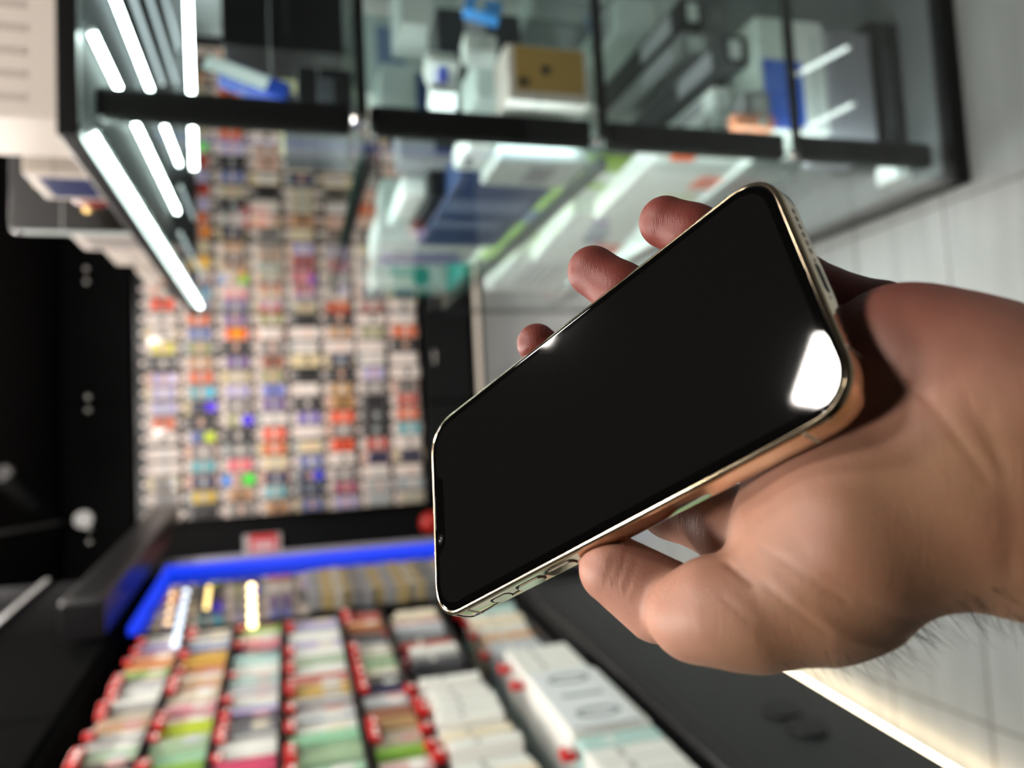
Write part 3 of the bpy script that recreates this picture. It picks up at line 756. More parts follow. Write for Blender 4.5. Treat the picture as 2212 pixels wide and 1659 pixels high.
o = empty('stand', LP(3.365, 0.027, 0.0), LANG); tag(o, 'black stand carrying the stack of flat gold and silver boxes', 'stand')
b = MB(); b.box((0, 0, 0.845), (0.075, 0.42, 0.03), bev=0.004); b.build('top', m_blackgloss, o)
for sx in (-0.022, 0.022):
    for sy in (-0.19, 0.19):
        b = MB(); b.box((sx, sy, 0.415), (0.03, 0.03, 0.83)); b.build('leg', m_blackgloss, o)
# ------------------------------------------------------------------ back wall: black board full of hanging packs
BY = 5.90
board = empty('pegboard', (1.0, BY+0.04, 0.5)); tag(board, 'black pegboard on the back wall full of hanging accessory packs', 'pegboard')
b = MB(); b.box((0.25, 0, 0.97), (3.4, 0.03, 1.98), bev=0.004); b.build('board', m_black, board)
b = MB(); b.box((0, -0.012, 2.0), (3.4, 0.05, 0.07), bev=0.004); b.build('top_rail', m_blackgloss, board)
FC = dict(orange=(214, 98, 52), white=(222, 210, 202), yellow=(214, 206, 84), dark=(34, 32, 36), grey=(128, 124, 122), lavender=(172, 164, 206), blue=(96, 110, 168), olive=(150, 150, 104), tan=(186, 142, 106), teal=(84, 160, 170),
          navy=(44, 46, 84), violet=(110, 92, 176), purple=(110, 78, 140), beige=(182, 172, 146), pink=(222, 98, 118), peach=(220, 178, 160), brown=(150, 92, 70), cream=(218, 200, 160), gold=(172, 130, 72), magenta=(160, 60, 104), red=(176, 52, 44), silver=(172, 176, 176),
          periwinkle=(120, 128, 206), mustard=(206, 172, 58), vermilion=(232, 78, 40))
def fm(c): return mat('pack '+c, srgb(*FC[c]), 0.35, coat=0.2)
FROWS = ['vermilion white white yellow dark lavender lavender lavender orange white white white grey',
         'blue orange blue olive tan orange teal navy dark blue grey teal navy mustard',
         'violet purple vermilion dark purple beige lavender grey olive dark grey pink peach',
         'lavender olive white grey brown olive periwinkle purple white vermilion orange cream navy teal',
         'grey dark white white cream dark white dark violet white cream blue navy navy',
         'tan dark tan white navy dark gold gold vermilion grey vermilion white grey magenta',
         'silver white olive white white lavender grey dark dark dark red navy white',
         'white white orange dark white white grey red orange teal white navy white']
card_m = mat('white backing card', srgb(220, 206, 198), 0.4)
hook_m = mat('chrome hook', (0.75, 0.72, 0.70), 0.15, 1.0); knob_m = mat('white hook tip', srgb(232, 214, 208), 0.3)
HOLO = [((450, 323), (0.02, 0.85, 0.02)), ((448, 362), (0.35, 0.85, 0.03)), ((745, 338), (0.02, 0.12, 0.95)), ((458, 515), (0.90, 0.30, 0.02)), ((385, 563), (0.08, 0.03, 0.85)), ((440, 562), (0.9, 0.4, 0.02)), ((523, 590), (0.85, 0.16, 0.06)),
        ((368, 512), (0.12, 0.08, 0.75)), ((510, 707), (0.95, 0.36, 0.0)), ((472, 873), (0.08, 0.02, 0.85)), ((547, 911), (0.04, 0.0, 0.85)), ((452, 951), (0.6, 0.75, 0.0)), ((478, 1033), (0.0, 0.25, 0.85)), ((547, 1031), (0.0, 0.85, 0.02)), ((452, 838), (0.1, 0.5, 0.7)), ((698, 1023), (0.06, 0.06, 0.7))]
W_, H_ = 0.096, 0.228
b = MB(); b.box((0, 0, -H_/2), (W_, 0.003, H_), 0, 0.0012); cme = b.build('backing_card', card_m)
b = MB(); b.box((0, -0.012, -H_*0.56), (W_*0.86, 0.022, H_*0.70), 0, 0.008, seg=3); bme = b.build('blister', fm('white'))
b = MB(); b.box((0, -0.0238, -H_*0.56), (W_*0.5, 0.0012, H_*0.16)); pme = b.build('printed_panel', fm('white'))
b = MB(); b.tube([Vector((0, 0.03, 0.0)), Vector((0, -0.085, 0.0)), Vector((0, -0.095, 0.010))], 0.0035, 0, 8); hme = b.build('rod', hook_m, None, True)
b = MB(); b.cyl((0, -0.094, 0.004), (0, -0.098, 0.004), 0.016, n=20); kme = b.build('price_disc', knob_m)
MEX = [o.data for o in (cme, bme, pme, hme, kme)]
for o in (cme, bme, pme, hme, kme): bpy.data.objects.remove(o)
NC, NR = 33, 8
for r in range(NR):
    cols = FROWS[r].split(); k = 0
    for c in range(NC):
        x = -0.395+0.1045*c+rnd.uniform(-0.004, 0.004); z = 2.46-0.2425*r
        P = (x, BY-0.05, z-0.1)
        if not in_frame(P, 60): continue
        pxx, pyy = proj(P)
        # behind the phone, or hidden by the rack in front
        if pyy > 455+1.0*(1650-pxx)*0.76 and pxx > 960: continue
        k += 1
        # list runs from the picture's top (x=1.14) down to the sign (x=-0.4)
        i = 14-c
        col = cols[i % len(cols)] if 0 <= i < len(cols) else rnd.choice(['white', 'grey', 'silver', 'beige', 'tan', 'grey', 'peach', 'orange', 'navy', 'lavender', 'dark', 'cream', 'red', 'white', 'blue', 'pink'])
        o = empty('accessory_pack', (x, BY-0.06, z-0.004), rnd.uniform(-0.03, 0.03))
        tag(o, '%s hanging pack, back wall, %s row from the top, %s from the red sign' % (col, ORD[r+1], ordw(c+1)), 'pack', 'hanging packs in row %d of the back wall' % (r+1))
        sh = rnd.uniform(0.90, 1.0); o.scale = (rnd.uniform(0.92, 1.0), 1, sh)
        o1 = link('backing_card', MEX[0], o); o2 = link('blister', MEX[1], o); o3 = link('printed_panel', MEX[2], o)
        if col in ('dark', 'navy') or rnd.random() < 0.25:
            o1.material_slots[0].link = 'OBJECT'; o1.material_slots[0].material = fm('grey' if col == 'dark' else rnd.choice(['cream', 'silver', 'peach']))
        o2.material_slots[0].link = 'OBJECT'; o2.material_slots[0].material = fm(col)
        o3.material_slots[0].link = 'OBJECT'; o3.material_slots[0].material = fm(rnd.choice(['white', 'silver', 'dark', 'peach']))
        h = empty('peg_hook', (x, BY, z)); tag(h, 'pale tipped peg hook, back wall, %s row from the top, %s from the red sign' % (ORD[r+1], ordw(c+1)), 'hook', 'peg hooks in row %d of the back wall' % (r+1))
        link('rod', MEX[3], h); link('price_disc', MEX[4], h)
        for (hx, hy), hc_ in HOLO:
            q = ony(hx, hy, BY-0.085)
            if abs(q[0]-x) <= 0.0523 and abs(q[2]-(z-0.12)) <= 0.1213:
                hm = mat('holographic foil %d' % (int(hx)*3+hy), hc_, 0.25, 0.0, coat=0.6)  # foil's diffracted glare painted into its base colour
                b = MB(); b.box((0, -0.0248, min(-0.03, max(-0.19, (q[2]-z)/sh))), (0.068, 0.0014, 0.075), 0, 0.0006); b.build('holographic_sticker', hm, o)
# red sign between packs and mirror bay
o = empty('wall_sign', (-0.665, 5.90, 1.60)); tag(o, 'small red wall sign with a pale panel on the black back wall', 'sign')
b = MB(); b.box((0, 0.02, 0.115), (0.16, 0.04, 0.26), bev=0.004); b.build('holder', mat('clear acrylic', (0.45, 0.42, 0.44), 0.3), o)
b = MB(); b.box((0, -0.003, 0.105), (0.155, 0.006, 0.19), bev=0.001); b.build('red_plate', mat('sign red', srgb(200, 22, 34), 0.4), o)
b = MB(); b.box((0.0, -0.007, 0.105), (0.066, 0.003, 0.145), bev=0.001); b.build('pale_panel', mat('sign pale', srgb(214, 170, 178), 0.4), o)
o = empty('round_object', (-0.60, 5.88, 0.50)); tag(o, 'round red object low on the back wall by the mirror frame', 'round object')
b = MB(); b.ball((0, 0, 0), 0.085, sc_=(1, 0.7, 1), n=12); b.build('dome', mat('red dome', srgb(190, 44, 38), 0.35), o, True)
b = MB(); b.cyl((0, 0.01, 0), (0, 0.055, 0), 0.06, n=24); b.build('base', m_softblack, o)
# black drawers under the packs
o = empty('drawer_unit', (1.0, BY-0.02, 0.0)); tag(o, 'black drawer unit under the hanging packs of the back wall', 'drawers')
for k in range(4):
    b = MB(); b.box((-1.03+0.69*k, 0.0, 0.31), (0.675, 0.05, 0.36), bev=0.004); d = b.build('drawer', m_blackgloss, o)
    b = MB(); b.box((-1.03+0.69*k, -0.03, 0.42), (0.12, 0.015, 0.012), bev=0.003); b.build('handle', hook_m, d)
# black overhead cupboards above the packs, with pairs of round knobs and small downlights
o = empty('wall_cupboard', (0.6, 5.93, 2.55)); tag(o, 'row of black cupboards with round knobs above the hanging packs', 'cupboard')
b = MB(); b.box((0, 0, 0.22), (4.2, 0.05, 0.44)); b.build('body', m_softblack, o)
for k in range(5):
    b = MB(); b.box((-1.99+0.89*k+0.445, -0.035, 0.22), (0.88, 0.02, 0.43), bev=0.003); d = b.build('door', m_softblack, o)
    for sx in (-0.40, 0.40):
        b = MB(); b.cyl((-1.99+0.89*k+0.445+sx, -0.045, 0.27), (-1.99+0.89*k+0.445+sx, -0.065, 0.27), 0.010, n=14); b.ball((-1.99+0.89*k+0.445+sx, -0.075, 0.27), 0.02, sc_=(1, 0.6, 1), n=10)
        b.build('knob', mat('satin steel knob', (0.62, 0.60, 0.57), 0.3, 1.0), d, True)
for px, r_, lab in (((330, 738), 0.030, 'the showcase'), ((344, 738), 0.018, 'the first'), ((342, 930), 0.030, 'the red sign'), ((357, 925), 0.018, 'the third'), ((180, 1122), 0.05, 'the ceiling corner')):
    q = ony(px[0], px[1], 5.85)
    o = empty('downlight', q); tag(o, 'small round warm downlight above the packs nearest '+lab, 'light', 'small downlights over the packs')
    b = MB(); b.cyl((0, 0.04, 0), (0, -0.01, 0), r_*1.15, n=24); b.build('rim', m_white_metal, o)
    b = MB(); b.ball((0, -0.012, 0), r_, sc_=(1, 0.35, 1), n=10); b.build('lens', emat('downlight lens', (1.0, 0.90, 0.82), 0.75) if px[0] > 200 else emat('dim downlight lens', (1.0, 0.93, 0.87), 0.13), o, True)
# ceiling camera and conduit
q = onz(40, 1055, 2.88)
o = empty('security_camera', q); tag(o, 'dark bullet security camera hanging from the black ceiling', 'camera')
dv = Vector((-0.16, 0.30, -0.05)); a0 = -dv*0.5
b = MB(); b.cyl(a0, a0+dv, 0.055, n=24); b.build('body', m_softblack, o, False)
b = MB(); b.cyl(a0-dv.normalized()*0.002, a0-dv.normalized()*0.012, 0.045, n=24); b.build('lens', m_hole, o)
b = MB(); b.cyl((0, 0.05, 0.0), (0, 0.05, CEIL-q[2]), 0.018, n=12); b.build('bracket', m_softblack, o)
a, c_ = Vector((-0.33, 4.0, CEIL-0.015)), Vector((-0.40, 5.85, CEIL-0.015))
o = empty('conduit', a); tag(o, 'thin grey conduit running along the black ceiling', 'conduit'); b = MB(); b.cyl((0, 0, 0), c_-a, 0.014, n=10); b.build('pipe', mat('grey conduit', (0.06, 0.06, 0.06), 0.5), o)
# ------------------------------------------------------------------ the glass showcase on the right of the aisle (top of the photograph)
GX0, GX1, GY0, GY1, GZ = 0.53, 1.62, 1.36, 3.12, 1.815
case = empty('glass_showcase', (GX0, GY0, 0)); tag(case, 'tall black framed glass showcase lit by led tubes along the right of the aisle', 'showcase')
g = Vector((GX0, GY0, 0))
m_glass = glassmat('clear pane', (0.955, 0.985, 0.975)); m_edge = mat('black anodised frame', (0.004, 0.004, 0.004), 0.4, spec=0.25)
m_glassedge = mat('green glass edge', (0.02, 0.10, 0.07), 0.1)
def gp(name, m_, x0, x1, y0, y1, z0, z1, bev=0.0, par=None):
    b = MB(); b.box(Vector(((x0+x1)/2, (y0+y1)/2, (z0+z1)/2))-g, (x1-x0, y1-y0, z1-z0), bev=bev); return b.build(name, m_, par or case)
gp('top_panel', mat('smoked top panel', (0.020, 0.023, 0.024), 0.8, spec=0.1), GX0+0.02, GX1, GY0+0.02, GY1, GZ+0.004, GZ+0.022)
gp('top_rail', m_edge, GX0-0.004, GX0+0.024, GY0, GY1, GZ, GZ+0.032, 0.003)
gp('top_rail', m_edge, GX0-0.004, GX1, GY0-0.004, GY0+0.024, GZ, GZ+0.032, 0.003)
gp('base', m_edge, GX0-0.004, GX1, GY0-0.004, GY0+0.03, 0.0, 0.045, 0.003)
gp('base', m_edge, GX0-0.004, GX0+0.03, GY0, GY1, 0.0, 0.035, 0.003)
gp('bottom_shelf', mat('grey melamine', (0.13, 0.135, 0.14), 0.35), GX0+0.03, GX1, GY0+0.03, GY1, 0.012, 0.034)
gp('front_pane', m_glass, GX0, GX0+0.006, GY0, GY1, 0.035, GZ)
gp('side_pane', m_glass, GX0+0.007, GX1, GY0, GY0+0.006, 0.045, GZ)
gp('back_post', m_edge, GX1-0.03, GX1, GY0, GY0+0.03, 0.0, GZ, 0.003)
gp('back_post', m_edge, GX1-0.03, GX1, GY1-0.03, GY1, 0.0, GZ, 0.003)
gp('back_panel', mat('pale grey board', (0.42, 0.44, 0.44), 0.5), GX1+0.001, GX1+0.012, GY0, GY1, 0.0, GZ)
gp('far_post', m_edge, GX0, GX0+0.02, GY1-0.02, GY1, 0.0, GZ, 0.003)
SH = [1.358, 0.888, 0.440]
for z in SH:
    gp('shelf', glassmat('shelf pane', (0.93, 0.97, 0.955)), GX0+0.012, GX1-0.04, GY0+0.03, GY1-0.03, z-0.004, z+0.004)
    gp('shelf_edge', m_edge, GX0+0.055, GX1-0.04, GY0+0.012, GY0+0.024, z-0.009, z+0.008)
    gp('shelf_lip', m_glassedge, GX0+0.0075, GX0+0.0115, GY0+0.03, GY1-0.03, z-0.004, z+0.004)
zs = [0.05]+sorted(SH)+[GZ]
for a, c_ in zip(zs[:-1], zs[1:]): gp('corner_post', m_edge, 0.570, 0.628, GY0+0.028, GY0+0.060, a+0.016, c_-0.016, 0.012)
def steel_clip(px, x):
    q = Vector(onx(px[0], px[1], x))-g; b = MB(); b.cyl(q, q+Vector((0.010, 0, 0)), 0.009, n=16); b.build('shelf_clip', hook_m, case)
for px in ((770, 268), (1290, 312), (1716, 345), (1013, 355)): steel_clip(px, 0.54)
# led tubes under the showcase's top; all but the front one model reflections
m_tube = emat('cool led tube', (0.84, 1.0, 0.93), 13.0); m_tubed = emat('dimmer tube reflection', (0.80, 0.94, 0.97), 0.27); m_tubex = emat('tube reflection glow', (0.9, 1.0, 0.97), 0.42); m_tubem = emat('middling led tube', (0.82, 0.96, 0.95), 9.0)
TZ = 1.803
for i, (x, y0, y1, m_, lab) in enumerate(((0.545, 1.39, 3.01, m_tube, 'longest led tube, along the showcase\'s front top edge'), (0.725, 1.40, 2.43, m_tube, 'second modelled tube reflection from the front edge under the showcase top'), (0.895, 1.40, 2.50, m_tubem, 'third modelled tube reflection from the front edge under the showcase top'),
        (1.005, 1.55, 2.18, m_tubed, 'fourth modelled tube reflection from the front edge under the showcase top'), (1.133, 1.70, 2.45, m_tubed, 'fifth modelled tube reflection from the front edge under the showcase top'), (1.29, 2.1, 2.55, m_tubed, 'sixth modelled tube reflection from the front edge under the showcase top'),
        (0.83, 2.53, 2.86, m_tubed, 'short modelled tube reflection behind the third one, far end of the showcase'), (0.675, 2.50, 3.05, m_tubed, 'short modelled tube reflection behind the second one, far end of the showcase'))):
    led('led_tube', lab, (x, y0, TZ), (x, y1, TZ), 0.0055 if m_ is not m_tubed else 0.0055, m_, 'led tubes under the showcase top', 'led tube')
led('led_tube', 'modelled tube reflection running across the showcase under its top', (0.98, 2.79, TZ-0.012), (1.58, 2.72, TZ-0.012), 0.009, m_tubem, 'led tubes under the showcase top', 'led tube')

# added unseen led tubes brighten the contents, behind added profiles and the corner post
m_chan = mat('added tube shield', (0.03, 0.03, 0.03), 0.4, spec=0.25); m_tubes = emat('added shelf led', (0.92, 1.0, 0.97), 17.0)
for z, nm in zip(SH, ('top', 'second', 'third')):
    gp('added_tube_shield', m_chan, GX0+0.0125, GX0+0.034, GY0+0.07, GY1-0.05, z-0.0105, z-0.0045)  # profile added to hide the added tube
    gp('added_tube_shield', m_chan, GX0+0.0080, GX0+0.0120, GY0+0.07, GY1-0.05, z-0.026, z-0.0045)
    gp('added_tube_shield', m_chan, GX0+0.0080, GX0+0.034, GY0+0.064, GY0+0.069, z-0.026, z-0.0045)
    led('led_tube', 'added shielded led tube under the front edge of the %s shelf' % nm, (GX0+0.022, GY0+0.09, z-0.0175), (GX0+0.022, GY1-0.07, z-0.0175), 0.0045, m_tubes, None, 'led tube')
for a_, c_, nm in zip([0.06]+sorted(SH), sorted(SH)+[1.80], ('bottom', 'third', 'second', 'top')):
    led('led_tube', 'added upright led tube hidden behind the corner post, bay of the %s shelf' % nm, (0.600, GY0+0.072, a_+0.03), (0.600, GY0+0.072, c_-0.03), 0.006, m_tubem, None, 'led tube')
# ---- things in the showcase
def thing_box(name, label, cat, c, d, m_, rz=0.0, tilt=0.0, panels=(), group=None, bev=0.003, lid=None, tilt_axis='Y'):
    """carton standing on c (x, y, z of its foot); panels: (face, u, v, du, dv, material)"""
    o = empty(name, c, rz); tag(o, label, cat, group)
    if tilt: o.rotation_euler = (0, tilt, rz) if tilt_axis == 'Y' else (tilt, 0, rz)
    b = MB(); b.box((0, 0, d[2]/2), d, bev=bev); b.build('body', m_, o)
    b = MB(); b.box((0, 0, d[2]*0.62), (d[0]+0.0016, d[1]+0.0016, max(0.0014, d[2]*0.012))); b.build('lid_seam', lid or mat('seam shadow grey', (0.25, 0.26, 0.26), 0.6), o)
    for k, (face, u, v, du, dv, pm_) in enumerate(panels):
        b = MB()
        if face == 'y': b.box((u, -d[1]/2-0.0008, v), (du, 0.0016, dv))
        elif face == 'x': b.box((-d[0]/2-0.0008, u, v), (0.0016, du, dv))
        else: b.box((u, v, d[2]+0.0008), (du, dv, 0.0016))
        b.build('printed_panel', pm_, o)
    return o
mw = mat('bright white carton', srgb(226, 230, 228), 0.35); mgr = mat('grey carton', srgb(150, 150, 156), 0.45); mdk = mat('charcoal carton', srgb(52, 54, 58), 0.4); mbk = mat('black carton', srgb(14, 14, 15), 0.35)
mkraft = mat('kraft yellow print', srgb(150, 122, 66), 0.5); mblue = mat('blue print', srgb(42, 96, 210), 0.35); mor = mat('orange sticker', srgb(240, 104, 56), 0.45); mlime = mat('lime carton', srgb(170, 206, 60), 0.35)
mteal = mat('teal carton', srgb(40, 150, 140), 0.4); mpurp = mat('purple print', srgb(120, 92, 176), 0.35); mnavy = mat('navy carton', srgb(52, 72, 118), 0.4); msilver = mat('silver case', (0.45, 0.46, 0.47), 0.3, 0.8); mpale = mat('pale print', srgb(196, 206, 204), 0.4); mblgr = mat('blue grey carton', srgb(120, 136, 170), 0.4)
def at(px, z, y=None, x=None):
    return Vector(ony(px[0], px[1], y)) if y is not None else (Vector(onx(px[0], px[1], x)) if x is not None else Vector(onz(px[0], px[1], z)))
TOPZ, S1, S2, S3, S0 = GZ+0.0225, SH[0]+0.0045, SH[1]+0.0045, SH[2]+0.0045, 0.0345
# top shelf
thing_box('carton', 'black carton on the top glass shelf at the picture\'s upper edge', 'carton', (0.93, 1.72, S1), (0.16, 0.14, 0.25), mbk, panels=[('y', 0, 0.12, 0.10, 0.004, mdk)])
thing_box('carton', 'blue wrapped packet leaning on a small black carton beside the corner post', 'carton', (0.690, 1.53, S1+0.122), (0.04, 0.04, 0.13), mat('blue wrap', srgb(26, 56, 140), 0.4), rz=0.2, tilt=0.35, panels=[('y', 0, 0.10, 0.03, 0.12, mpale)])
thing_box('carton', 'small black carton under the leaning blue packet on the top shelf', 'carton', (0.695, 1.53, S1), (0.09, 0.07, 0.105), mbk, panels=[('y', 0, 0.05, 0.05, 0.03, mdk)])
thing_box('carton', 'grey padded case standing on the top shelf behind the corner post', 'carton', (0.70, 1.72, S1), (0.13, 0.11, 0.13), mat('grey padded cloth', (0.10, 0.105, 0.115), 0.6), rz=0.6, panels=[('y', 0, 0.07, 0.05, 0.05, mgr)])
thing_box('carton', 'cream carton behind the grey padded case on the top shelf', 'carton', (0.90, 2.02, S1), (0.26, 0.08, 0.14), mat('cream carton', srgb(206, 196, 150), 0.45), panels=[('y', 0, 0.07, 0.2, 0.04, mpale)])
# second shelf
thing_box('carton', 'white carton with a kraft yellow front on the second glass shelf', 'carton', (0.728, 1.472, S2), (0.118, 0.10, 0.172), mat('greyed white carton', srgb(186, 178, 172), 0.4),
          panels=[('y', 0.008, 0.083, 0.092, 0.146, mkraft), ], bev=0.004)
kb = [o for o in COL.objects if o.get('label', '').startswith('white carton with a kraft')][0]
b = MB(); b.cyl((0.008, -0.0512, 0.092), (0.008, -0.0530, 0.092), 0.011, n=20); b.build('round_mark', mat('brown print', (0.05, 0.035, 0.02), 0.5), kb)
b = MB(); b.box((-0.020, -0.0522, 0.140), (0.018, 0.0012, 0.022)); b.build('printed_mark', mat('brown print', (0.05, 0.035, 0.02), 0.5), kb)
for i, (px, y, w, h, rz, lab) in enumerate((((952, 150), 1.58, 0.055, 0.065, 0.78, 'white cube carton turned cornerwise beside the purple strap'), ((955, 215), 1.48, 0.05, 0.05, 0.78, 'small white cube carton at the foot of the second shelf\'s near corner'),
                                         ((1035, 110), 1.64, 0.05, 0.075, 0.3, 'white narrow carton beside the kraft fronted carton'))):
    q = at(px, 0, y=y); thing_box('carton', lab, 'carton', (q[0], q[1], q[2]-h/2), (w, w, h), mw, rz=rz, panels=[('y', 0, h*0.4, w*0.5, h*0.2, mpale)])
q = at((1035, 30), 0, y=1.66); thing_box('carton', 'bright blue carton high on the second glass shelf', 'carton', (q[0], q[1], q[2]-0.05), (0.055, 0.03, 0.085), mat('sky blue carton', srgb(70, 150, 230), 0.35), rz=0.4, tilt=0.3, panels=[('y', 0, 0.05, 0.04, 0.02, mpale)])
q = at((905, 170), 0, y=1.56); thing_box('carton', 'slim purple and blue strap packet standing on the second shelf', 'carton', (q[0], q[1], q[2]-0.06), (0.085, 0.02, 0.018), mat('violet wrap', srgb(74, 74, 190), 0.4), panels=[('y', 0.02, 0.009, 0.03, 0.010, mblue)])
for i, (x, y, w, d, h, m_, lab) in enumerate(((0.86, 1.80, 0.10, 0.16, 0.16, mpale, 'pale carton behind the kraft fronted carton'), (0.84, 2.10, 0.14, 0.12, 0.30, mgr, 'tall grey carton in the middle of the second shelf'), (1.04, 1.92, 0.12, 0.14, 0.22, mdk, 'charcoal carton deep on the second shelf'),
        (1.05, 2.3, 0.16, 0.16, 0.32, mpale, 'tall pale carton deep on the second shelf'), (1.25, 2.15, 0.18, 0.2, 0.28, mw, 'white carton at the back of the second shelf'), (1.40, 2.75, 0.3, 0.12, 0.40, mpale, 'widest pale carton in the far back corner of the second shelf'))):
    thing_box('carton', lab, 'carton', (x, y, S2), (w, d, h), m_, panels=[('y', 0, h*0.55, w*0.7, h*0.25, (mw, mdk, mgr, mnavy, mpale, mblgr)[i])])
# seen through the front pane: cartons standing with their big faces to the aisle
def upright(label, y0, y1, z0, z1, m_, panels=(), x=0.60, w=0.055, cat='carton', name='carton', rz=0.0):
    """panels as fractions of the face: (u0, u1, v0, v1, material), u along the aisle, v up"""
    o = empty(name, (x+w/2, (y0+y1)/2, z0), rz); tag(o, label, cat)
    L_, h = y1-y0, z1-z0
    b = MB(); b.box((0, 0, h/2), (w, L_, h), bev=0.004); b.build('body', m_, o)
    for u0, u1, v0, v1, pm_ in panels:
        b = MB(); b.box((-w/2-0.0008, ((u0+u1)/2-0.5)*L_, (v0+v1)/2*h), (0.0016, (u1-u0)*L_, (v1-v0)*h)); b.build('printed_panel', pm_, o)
    b = MB(); b.box((0, 0, h*0.94), (w+0.0014, L_+0.0014, 0.0016)); b.build('lid_seam', mat('seam shadow grey', (0.25, 0.26, 0.26), 0.6), o)
    return o
mpy = mat('pale yellow print', srgb(214, 216, 170), 0.4); mlil = mat('pale lilac print', srgb(190, 190, 226), 0.4)
upright('white upright carton with round symbols and an orange sticker on the third shelf', 1.995, 2.40, S3, 0.72, mw, [(0.25, 0.36, 0.42, 0.66, mblgr), (0.42, 0.54, 0.36, 0.62, mnavy), (0.10, 0.17, 0.52, 0.70, mpurp), (0.58, 0.84, 0.06, 0.40, mor), (0.62, 0.68, 0.62, 0.72, mpale)], rz=0.10)
upright('white upright carton with a pale yellow panel nearest the corner post, third shelf', 1.51, 1.92, S3, 0.69, mw, [(0.55, 0.92, 0.15, 0.50, mpy), (0.28, 0.45, 0.08, 0.34, mor), (0.08, 0.24, 0.1, 0.9, mpale), (0.02, 0.10, 0.62, 0.86, mor)], rz=0.09)
upright('white upright carton with rows of print next to the far lime packets, third shelf', 2.47, 2.90, S3, 0.75, mw, [(0.2, 0.8, 0.30+0.12*k, 0.34+0.12*k, mgr) for k in range(4)], rz=0.08)
upright('bluish white upright carton low between the finger tips, bottom shelf', 2.12, 2.55, S0, 0.405, mw, [(0.1, 0.6, 0.2, 0.85, mlil)])
upright('flat teal carton lying on the second shelf above the printed white carton', 2.55, 2.85, S2, S2+0.022, mteal, [(0.3, 0.7, 0.3, 0.6, mpale)], x=0.56, w=0.11)
upright('white upright carton with a purple stripe at the far end of the second shelf', 2.26, 2.53, S2, 1.235, mw, [(0.72, 0.95, 0.12, 0.9, mpurp), (0.40, 0.62, 0.2, 0.9, mblgr)], x=0.60, w=0.09)
upright('navy carton with a blue grey band in the middle of the second shelf', 1.62, 2.20, S2, 1.128, mnavy, [(0.25, 0.42, 0.1, 0.95, mblgr), (0.55, 0.66, 0.2, 0.95, mblgr)], x=0.575, w=0.075)
upright('pale carton carrying a white tube beside the kraft fronted carton', 1.445, 1.60, S2, 1.085, mpale, [(0.2, 0.8, 0.3, 0.6, mgr)], x=0.555, w=0.085)
upright('low black carton on top of the navy one, second shelf', 1.76, 2.05, 1.130, 1.17, mbk, [(0.3, 0.7, 0.3, 0.6, mdk)], x=0.58, w=0.065)
for (y0, y1, z, m2, lab) in ((1.77, 2.04, 1.1715, mteal, 'white tube carton with a teal end, topmost above the navy carton'), (1.445, 1.595, 1.0865, mpale, 'white tube carton on the pale carton beside the kraft fronted one')):
    o = empty('carton', (0.607, (y0+y1)/2, z)); tag(o, lab, 'carton')
    b = MB(); b.box((0, 0, 0.03), (0.05, y1-y0, 0.06), bev=0.010); b.build('body', mw, o)
    b = MB(); b.box((0, (y1-y0)*0.3, 0.03), (0.0516, 0.03, 0.0616), bev=0.010); b.build('band', m2, o)
for k in range(8):
    y = 1.86+0.127*k
    thing_box('packet', '%s packet behind the white upright cartons, %s from the near end, third shelf' % ('lime green' if k not in (3,) else 'pale blue', ORD[k+1]), 'packet', (0.702, y, S3), (0.045, 0.10, 0.432), mlime if k != 3 else mblgr, panels=[('x', 0.02, 0.415, 0.05, 0.015, mpale), ('x', 0, 0.20, 0.08, 0.10, mw)], group='lime packets behind the white upright cartons')
for (x, y, w, d, h, m_, m2, lab) in ((0.80, 2.55, 0.12, 0.2, 0.30, mpale, mblgr, 'tall pale carton at the far end of the second shelf'), (0.82, 2.86, 0.16, 0.16, 0.25, mdk, mgr, 'charcoal carton at the far end of the second shelf'), (0.62, 2.88, 0.10, 0.12, 0.28, mpale, mteal, 'slim pale carton nearest the far post on the second shelf')):
    thing_box('carton', lab, 'carton', (x, y, S2+(0.0235 if x < 0.67 else 0)), (w, d, h), m_, panels=[('x', 0, h*0.5, d*0.8, h*0.6, m2), ('y', 0, h*0.5, w*0.7, h*0.5, m2)])
# bottom shelf
thing_box('carton', 'flat black carton under the grey ribbed one, bottom shelf', 'carton', (0.80, 1.58, S0), (0.34, 0.18, 0.085), mbk, panels=[('y', 0, 0.04, 0.2, 0.02, mdk)])
o = empty('carton', (0.785, 1.55, S0+0.0875)); tag(o, 'grey ribbed carton lying under the big white one, bottom shelf', 'carton')
b = MB(); b.box((0, 0, 0.065), (0.30, 0.12, 0.13), bev=0.006)
for k in range(6): b.box((0, -0.0605, 0.016+k*0.0195), (0.29, 0.004, 0.010), bev=0.0015)
b.build('body', mat('ribbed grey', srgb(150, 148, 156), 0.5), o)
b = MB(); b.box((0, 0, 0.1302), (0.294, 0.116, 0.002)); b.build('lid', mgr, o)
thing_box('carton', 'big white carton with a blue picture on top of the grey ribbed carton', 'carton', (0.815, 1.585, S0+0.22), (0.27, 0.18, 0.180), mw, panels=[('y', -0.050, 0.118, 0.165, 0.105, mblue), ('y', 0.0, 0.03, 0.20, 0.012, mpale)])
led('led_tube', 'short slanting modelled tube reflection before the corner of the big white carton', (0.650, 1.412, 0.390), (0.712, 1.412, 0.262), 0.005, m_tubex, None, 'led tube')  # glowing bars modelled for led tubes reflected in the pane
led('led_tube', 'short slanting modelled tube reflection across the blue picture of the big white carton', (0.777, 1.412, 0.390), (0.845, 1.412, 0.262), 0.005, m_tubex, None, 'led tube')
